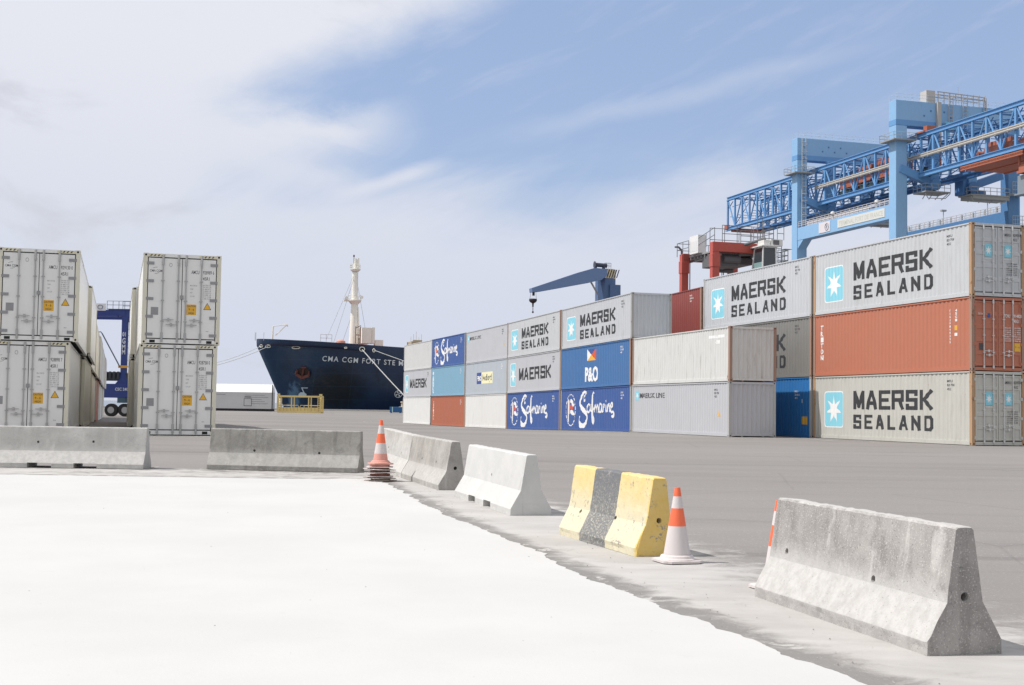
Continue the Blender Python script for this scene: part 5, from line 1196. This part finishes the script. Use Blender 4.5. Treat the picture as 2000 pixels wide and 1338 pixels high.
# hangers and hinge arms
for y_, lab in ((0, 1), (SEA, 2)):
    for x in (7.1, 14.5):
        mb = MB(); mb.box(x - .8, x + .8, y_ - 2.0, y_ - 1.1, 39.6, zb0 - .06); h_ = mb.build('hanger', GBT, gc, bev=.05)
        mb = MB(); 
        sx_ = 0 if x < 10 else WID
        mb.beam((sx_ + (1.05 if sx_ == 0 else -1.05), y_ - .6, 42.2), (x, y_ - 1.4, 39.9), 1.3, 1.3); mb.tube((x, y_ - 2.3, 39.6), (x, y_ + .5, 39.6), 1.0, 16); mb.build('hinge_arm', GBT if sx_ == 0 else GBD, h_)
        mb = MB(); a, b_ = (x - 2.6, x + 2.2) if sx_ == 0 else (x - 1.2, WID - 1.1); mb.box(a, b_, y_ - 3.2, y_ + .4, 38.15, 38.35)
        if sx_: mb.prism([(y_ - 3.1, 37.6), (y_ + .3, 37.6), (y_ + .3, 38.14), (y_ - 3.1, 38.14)], 'x', a + .4, b_)
        for k in range(4): mb.beam((a + .3 + k * (b_ - a - .6) / 3, y_ - 3.1, 38.2), (a + .6 + k * (b_ - a - 1.2) / 3, y_ - 1.4, 37.2), .10)
        mb.path([(a, y_ - 3.1, 37.9), (a + .5, y_ - 3.1, 37.1), (b_ - 1, y_ - 3.1, 37.2), (b_, y_ - 3.1, 38.1)], .07)
        mb.build('platform', WALK, h_); mb = MB(); mb.rail([(b_, y_ - 3.2, 38.35), (a, y_ - 3.2, 38.35), (a, y_ + .4, 38.35)], 1.2, .05, 1.2); mb.build('handrail', GG, h_)
mb = MB(); mb.box(12.8, 15.6, -1.6, .8, 38.4, 41.2); mb.box(16, 17.6, -1.4, .6, 38.4, 39.4); mb.build('drive_box', GBD, gc, bev=.2)
# things on the landward cross beam
mb = MB(); mb.box(6.2, 7.9, -.9, .9, zb1 + .01, zb1 + 2.1); mb.build('vent_stack', paint((.50, .47, .43), .03, .2), gc)
mb = MB(); mb.box(7.95, 8.65, -1.6, -1.1, 45.4, zb1 + .1); mb.box(7.95, 8.65, -1.6, -1.1, 43.0, 45.38, 1); mb.box(8.0, 9.6, -1.7, -1.15, 49.3, 49.7, 2); mb.build('cable_tray', [paint((.45, .43, .40), .03, .2), RB, paint((.7, .7, .68), 0, .1)], gc)
mb = MB()
for z in (zb1 + 1.0, zb1 + 1.5): mb.beam((8.2, -1.0, z + .5), (17.6, -1.0, z + .2), .14); mb.beam((8.2, .8, z + .5), (17.6, .8, z + .2), .14)
for k in range(9): mb.beam((8.4 + 1.15 * k, -1.0, zb1), (8.4 + 1.15 * k, -1.0, zb1 + 2.0), .11); mb.beam((8.4 + 1.15 * k, -1.0, zb1 + 1.6), (8.4 + 1.15 * k, .8, zb1 + 1.6), .09)
for x in (10.6, 13.4): mb.ladder((x, -1.45, 47.8), (x, -1.45, zb1 + 1.6), .8, (1, 0, 0), .07, .6)
for x in (17.2, 17.7): mb.beam((x, -1.4, 48.0), (x, -1.2, zb1 + 1.6), .14)
mb.tube((13, 0, zb1), (13, 0, zb1 + 3.4), .05, 5); mb.build('pipe_frame', paint((.42, .40, .38), .08, .25), gc)
mb = MB(); mb.poly([(9.2, -1.75, 50.6), (10.6, -1.75, 50.4), (11.0, -1.9, 49.2), (9.7, -1.9, 49.3)]); mb.box(9.2, 10.2, -1.7, -1.3, 47.6, 49.2); mb.build('service_box', paint((.16, .45, .62), 0, .1), gc)
mb = MB(); mb.box(3.8, 6.2, -3.6, -1.2, 48.0, 48.25); mb.box(4.6, 6.4, -3.4, -2.4, 48.3, 49.2); mb.build('buffer', ORR, gc)
# trolley under the girders
tr = MB(); tr.box(4.2, 12.6, -28, -13, BZ0 - 1.05, BZ0 - .7)
for k in range(10): tr.beam((4.3, -27.5 + 1.6 * k, BZ0 - .6), (12.5, -26.8 + 1.6 * k, BZ0 - .6), .25, .5)
for x in (4.4, 8.4, 12.4): tr.beam((x, -28, BZ0 - .85), (x, -13, BZ0 - .85), .4, .7)
tr.box(5.2, 7.6, -24, -18, BZ0 + .3, BZ0 + 2.3); tr.tube((6, -17.2, BZ0 + 1.4), (10, -17.2, BZ0 + 1.4), .8, 14); tr.tube((6, -14.6, BZ0 + 1.2), (10, -14.6, BZ0 + 1.2), .6, 14)
tr = tr.build('trolley', ORR, gc)
mb = MB(); mb.box(5, 9.6, -29, -25.6, 37.4, 37.8); mb.box(5.2, 9.4, -28.8, -25.8, 37.8, 38.7)
for x in (5.2, 9.4):
    for y_ in (-28.6, -26): mb.beam((x, y_, 38.6), (x, y_, BZ0 - 1), .25)
mb.build('spreader_head', ORR, tr); mb = MB(); mb.box(5.6, 8.6, -28, -25, 34.4, 37.2); mb.rail([(5.2, -28.6, 35.2), (9.2, -28.6, 35.2)], 1.1, .06, .9); mb.box(5.0, 9.4, -28.8, -25, 34.2, 34.4)
mb.build('operator_cab', plain((.22, .26, .30), .4), tr)
# lift tower on the rear leg
mb = MB(); mb.box(WID + 1.06, WID + 2.6, -1.0, 1.0, 1, 44.9); mb.build('lift_shaft', GBT, gc); mb = MB(); 
for z in (33.0, 38.8): mb.box(WID - .2, WID + 2.6, -2.9, -1.1, z, z + .15); mb.rail([(WID - .2, -2.8, z + .15), (WID + 2.6, -2.8, z + .15)], 2.0, .05, .5, 2)
mb.build('stair_cage', GG, gc)
# ------------------------------------------------------------------ red straddle carrier
px0, Ys = 1388, 100.0
a = UP(px0, 700, Ys); sc_ = empty('straddle_carrier', (a.x, a.y, G(a.x, a.y)), AL); tag(sc_, 'red straddle carrier with a hanging glazed cab rising behind the light grey container', 'straddle carrier')
gz = EYE - G(a.x, a.y); top = gz + 12.75
RD = paint((.46, .085, .065), .05, .2, .5); RDD = paint((.30, .06, .045), .08, .3, .6)
WB, WI = 5.7, 4.3
for x, y_ in ((0, 0), (WI, 0), (0, WB), (WI, WB)):
    mb = MB(); mb.box(x - .02, x + .56, y_ - .25, y_ + .25, 1.6, top - (.0 if y_ == 0 else .35)); mb.box(x - .06, x + .60, y_ - .32, y_ + .32, top - 1.9, top - .9); mb.build('leg', RD, sc_, bev=.02)
for x in (0, WI):
    mb = MB(); mb.box(x - .1, x + .65, -1.6, WB + 1.6, 1.0, 1.9); mb.build('sill_beam', RD, sc_, bev=.04)
    for k in range(4):
        mb = MB(); y_ = -1.2 + k * (WB + 2.4) / 3; mb.tube((x - .05, y_, .7), (x + .6, y_, .7), .7, 20); wh = mb.build('wheel', plain((.03, .03, .03), .9), sc_)
        mb = MB(); mb.tube((x - .07, y_, .7), (x + .62, y_, .7), .32, 14); mb.build('rim', RDD, wh)
mb = MB(); mb.box(.0, WI - .5, -.28, .30, top - .72, top + .02); mb.build('cross_beam', RD, sc_, bev=.02)
mb = MB(); mb.box(.1, WI + .4, WB - .3, WB + .3, top - .9, top - .3); mb.build('cross_beam', RDD, sc_, bev=.02)
DGR = plain((.13, .13, .14), .7)
mb = MB(); mb.box(.58, WI, .32, WB + 1.2, top - .62, top - .5)
for k in range(9): mb.beam((.6, .6 + .65 * k, top - .75), (WI, .6 + .65 * k, top - .75), .09, .2)
for x in (1.0, 2.6, 3.9): mb.beam((x, .4, top - .85), (x, WB + 1, top - .85), .12, .2)
mb.build('deck', paint((.30, .30, .30), .1, .2), sc_)
mb = MB(); mb.box(.7, 2.5, .5, 3.2, top - 1.7, top - .78); mb.box(2.6, 4.0, 1.0, 4.4, top - 1.5, top - .95); mb.tube((1.2, .45, top - 1.2), (2.6, .45, top - 1.2), .3, 12); mb.tube((2.5, WB - 1.2, top - 1.6), (4.0, WB - 1.2, top - 1.6), .22, 10); mb.build('hoist_gear', DGR, sc_, bev=.04)
mb = MB(); mb.box(.25, .95, 3.0, 4.6, top - .48, top + .95); mb.box(.24, .25, 3.2, 4.4, top - .3, top + .5, 1); mb.build('cabinet', [paint((.72, .72, .72), 0, .05), paint((.66, .66, .66), 0, .05)], sc_)
mb = MB(); zt_ = top + .05
mb.rail([(.3, .1, zt_), (.3, WB * .55, top - .45)], 1.1, .028, 1.4); mb.rail([(.15, WB * .8, top - .45), (.15, WB + 1.1, top - .45), (WI, WB + 1.1, top - .45)], 1.1, .028, 1.3); mb.rail([(.9, 0, zt_), (3.4, 0, zt_)], 1.3, .028, 1.2); mb.rail([(.9, 2.2, top - .4), (3.4, 2.2, top - .4)], 1.8, .028, 1.2)
mb.rail([(3.4, -.3, zt_), (5.1, -.3, zt_), (5.1, 1.9, zt_), (3.4, 1.9, zt_)], 1.25, .03, .8, 2); mb.tube((4.1, .4, zt_ - .3), (4.1, .4, zt_ + 2.1), .03, 6); mb.tube((4.5, .4, zt_ - .3), (4.5, .4, zt_ + 2.0), .03, 6)
mb.build('handrail', plain((.16, .17, .18), .5), sc_)
mb = MB(); mb.path([(.15, WB + .2, top - 3.5), (.15, WB + .2, top + .0), (-.15, WB + .2, top + .28), (-.45, WB + .2, top + .25)], .08); mb.tube((.75, WB - .1, top - 4), (.75, WB - .1, top - .9), .04); mb.tube((2.7, 3.5, top - 5), (2.7, 3.5, top - 1.4), .04); mb.tube((2.9, 4.2, top - 5), (2.9, 4.2, top - 1.4), .03); mb.build('exhaust_pipe', DGR, sc_)
# hanging cab
cabx, caby, cz0, cz1 = 3.25, -2.05, top - 2.12, top - .42
cb = empty('cab', (0, 0, 0)); bpy.data.objects.remove(cb)
mb = MB(); q = [(cabx + .02, caby), (cabx + 1.15, caby), (cabx + 1.15, caby + 1.7), (cabx + .02, caby + 1.7)]; tq = [(cabx + .12, caby + .12), (cabx + 1.15, caby + .12), (cabx + 1.15, caby + 1.5), (cabx + .12, caby + 1.5)]
B3 = [Vector((x, y_, cz0)) for x, y_ in q]; T3 = [Vector((x, y_, cz1)) for x, y_ in tq]
for k in range(4): mb.beam(B3[k], T3[k], .09); mb.beam(B3[k], B3[(k + 1) % 4], .11); mb.beam(T3[k], T3[(k + 1) % 4], .09)
mb.box(cabx - .12, cabx + 1.35, caby - .12, caby + 1.75, cz1 + .04, cz1 + .12); cab = mb.build('cab', paint((.68, .68, .67), 0, .1), sc_)
gl, tg, bgl = newmat('cab_glass', .06, 0, .6); bgl.inputs['Base Color'].default_value = (.045, .055, .065, 1)
gl2, tg2, bg2 = newmat('cab_glass_clear', .05, 0, .6); bg2.inputs['Base Color'].default_value = (.22, .34, .34, 1)
mb = MB(); I = lambda P_, s_=.03: [p + Vector((s_ * a_, s_ * b_, 0)) for p, (a_, b_) in zip(P_, ((1, 1), (-1, 1), (-1, -1), (1, -1)))]
b3, t3 = I(B3), I(T3); mid = [b.lerp(t_, .34) for b, t_ in zip(b3, t3)]
mb.poly([b3[0], b3[1], t3[1], t3[0]], 0); mb.poly([b3[1], b3[2], t3[2], t3[1]], 0); mb.poly([mid[0], mid[3], t3[3], t3[0]], 0); mb.poly([b3[0], b3[3], mid[3], mid[0]], 1); mb.poly([b3[2], b3[3], t3[3], t3[2]], 0)
mb.build('window', [gl, gl2], cab, flip=False)
mb = MB(); mb.prism([(caby, cz0 - .06), (caby + 1.7, cz0 - .06), (caby + 1.35, cz0 - .45), (caby + .4, cz0 - .45)], 'x', cabx + .02, cabx + 1.2); mb.build('cab_floor', RDD, cab)
mb = MB(); mb.box(cabx + .2, cabx + .75, caby + .15, caby + 1.3, cz1 + .13, cz1 + .55); mb.box(cabx + .78, cabx + 1.75, caby + .1, caby + 1.5, cz1 + .13, cz1 + .62); mb.box(cabx + .95, cabx + 1.45, caby + .08, caby + .1, cz1 + .2, cz1 + .56, 1); mb.build('roof_unit', [paint((.66, .66, .64), 0, .1), DGR], cab)
mb = MB(); mb.tube((cabx - .6, -.2, cz1 + .3), (cabx + .7, -1.2, cz1 + .75), .12, 8); mb.build('hose', DGR, sc_)
mb = MB(); mb.ladder((cabx + 1.65, caby + .5, cz0 - 1.2), (cabx + 1.65, caby + .5, cz1 + .3), .45, (1, 0, 0), .03, .3); mb.rail([(cabx + 1.3, caby, cz0 - .4), (cabx + 2.15, caby, cz0 - .4), (cabx + 2.15, caby + 1.6, cz0 - .4)], 1.9, .03, .5, 4); mb.rail([(cabx + 1.35, caby + .2, cz1 + .6), (cabx + 1.9, caby + .2, cz1 + .6)], 1.0, .03, .5, 1)
for k in range(3): mb.box(cabx + 1.9, cabx + 2.5, caby, caby + .5, cz0 - .3 + k * .95, cz0 - .27 + k * .95)
mb.build('access_ladder', plain((.22, .26, .26), .5), sc_)
# ------------------------------------------------------------------ blue straddle carrier in the gap on the left
a = UP(242.5, 700, 143.0); gz0 = G(a.x, a.y); bs = empty('straddle_carrier', (a.x, a.y, gz0), 0); tag(bs, 'dark blue straddle carrier seen through the gap between the left container blocks', 'straddle carrier')
BB = paint((.022, .045, .20), .02, .15, .5); def_z = lambda py: UP(242, py, 143.0).z - gz0
TIRE = plain((.025, .025, .027), .9)
for yy in (0, 4.8):
    for x in (0, -7.4):
        mb = MB(); mb.box(x - .28, x + .29, yy - .3, yy + .3, def_z(745), def_z(606)); mb.prism([(x - .85, def_z(751)), (x - .45, def_z(742)), (x - .28, def_z(732)), (x + .29, def_z(732)), (x + .46, def_z(742)), (x + .86, def_z(751))], 'y', yy - .31, yy + .31)
        mb.prism([(x - .28, def_z(622)), (x - .36, def_z(616)), (x - .36, def_z(604)), (x + .5, def_z(604)), (x + .5, def_z(618)), (x + .29, def_z(630))], 'y', yy - .32, yy + .32); mb.build('leg', BB, bs)
    mb = MB(); mb.box(-9.4, 1.9, yy - .45, yy + .45, def_z(777), def_z(750)); mb.build('sill_beam', BB, bs, bev=.05)
    mb = MB(); mb.box(-9.0, .1, yy - .35, yy + .35, def_z(618), def_z(606)); mb.box(-9, -.6, yy - .9, yy - .4, def_z(620), def_z(617)); mb.build('top_beam', BB, bs)
    for x in (-8.4, -6.2, -1.2, .32):
        mb = MB(); mb.tube((x, yy - .3, .70), (x, yy + .3, .70), .70, 22); wh = mb.build('wheel', TIRE, bs); mb = MB(); mb.tube((x, yy - .33, .70), (x, yy + .33, .70), .36, 16); mb.build('rim', plain((.35, .35, .36), .5), wh)
mb = MB(); put_text(mb, 'CSC 240', lambda p, q: (p, -.46, q), -.75, def_z(763), .32, .02, 1.4); vt = lambda w_, py, s_: put_text(mb, w_, lambda p, q: (p, -.325, q), -.17, def_z(py), s_, .03, .36)
vt('01', 657, .45); vt('G', 671, .6); vt('M', 682, .5); vt('M', 692, .5); mb.build('lettering', lettering((.62, .65, .70), .1), bs, flip=False)
mb = MB(); mb.box(-.5, .5, -.42, -.31, def_z(719), def_z(714)); mb.build('band', paint((.62, .32, .05), .05, .2), bs)
mb = MB(); mb.box(-3.2, -.35, -.3, .9, def_z(744), def_z(727)); mb.box(.35, 2.4, -.3, .9, def_z(742), def_z(729))
for k in range(6): mb.tube((-2.7 + .45 * k, -.45, def_z(740)), (-2.7 + .45 * k, -.45, def_z(726)), .14, 8)
mb.build('engine_gear', plain((.04, .045, .06)), bs)
mb = MB(); zt_ = def_z(604)
mb.rail([(-1.9, -.4, zt_), (1.3, -.4, zt_)], .85, .03, .7, 1); mb.rail([(-.9, 2, zt_), (2.2, 2, zt_)], 1.0, .03, .8, 1); mb.box(-1.9, 1.6, -.5, 2.2, zt_ - .06, zt_); mb.ladder((.95, -.3, def_z(730)), (.75, -.3, def_z(622)), .45, (1, 0, 0), .03, .33)
for k in range(8): mb.path([(.7, -.35, def_z(728 - 12 * k)), (.6, -.75, def_z(728 - 12 * k)), (1.25, -.75, def_z(728 - 12 * k)), (1.2, -.35, def_z(728 - 12 * k))], .02, 4)
mb.tube((-.3, -.45, def_z(717)), (-2.35, -.45, def_z(652)), .07, 6); mb.path([(-2.35, -.45, def_z(652)), (-2.5, -.45, def_z(649)), (-2.75, -.45, def_z(650)), (-2.85, -.45, def_z(654))], .05); mb.build('handrail', plain((.10, .12, .17), .5), bs)
mb = MB(); mb.box(-3.3, -2.0, -.52, -.46, def_z(608), def_z(594)); sb = mb.build('sign_board', paint((.66, .66, .68), 0, .1), bs); mb = MB()
for k in range(12): a_, b_ = 2 * math.pi * k / 12, 2 * math.pi * (k + 1) / 12; mb.beam((-2.6 + .28 * math.cos(a_), -.54, def_z(601) + .22 * math.sin(a_)), (-2.6 + .28 * math.cos(b_), -.54, def_z(601) + .22 * math.sin(b_)), .05, .05)
mb.build('emblem', plain((.1, .12, .2)), sb)
mb = MB(); mb.box(.9, 1.6, -.1, .8, def_z(668), def_z(630)); mb.box(-.5, .35, -.4, .4, def_z(787), def_z(777)); mb.box(1.0, 1.7, 0, 1, def_z(652), def_z(622)); mb.build('hoist_gear', plain((.05, .10, .14)), bs)
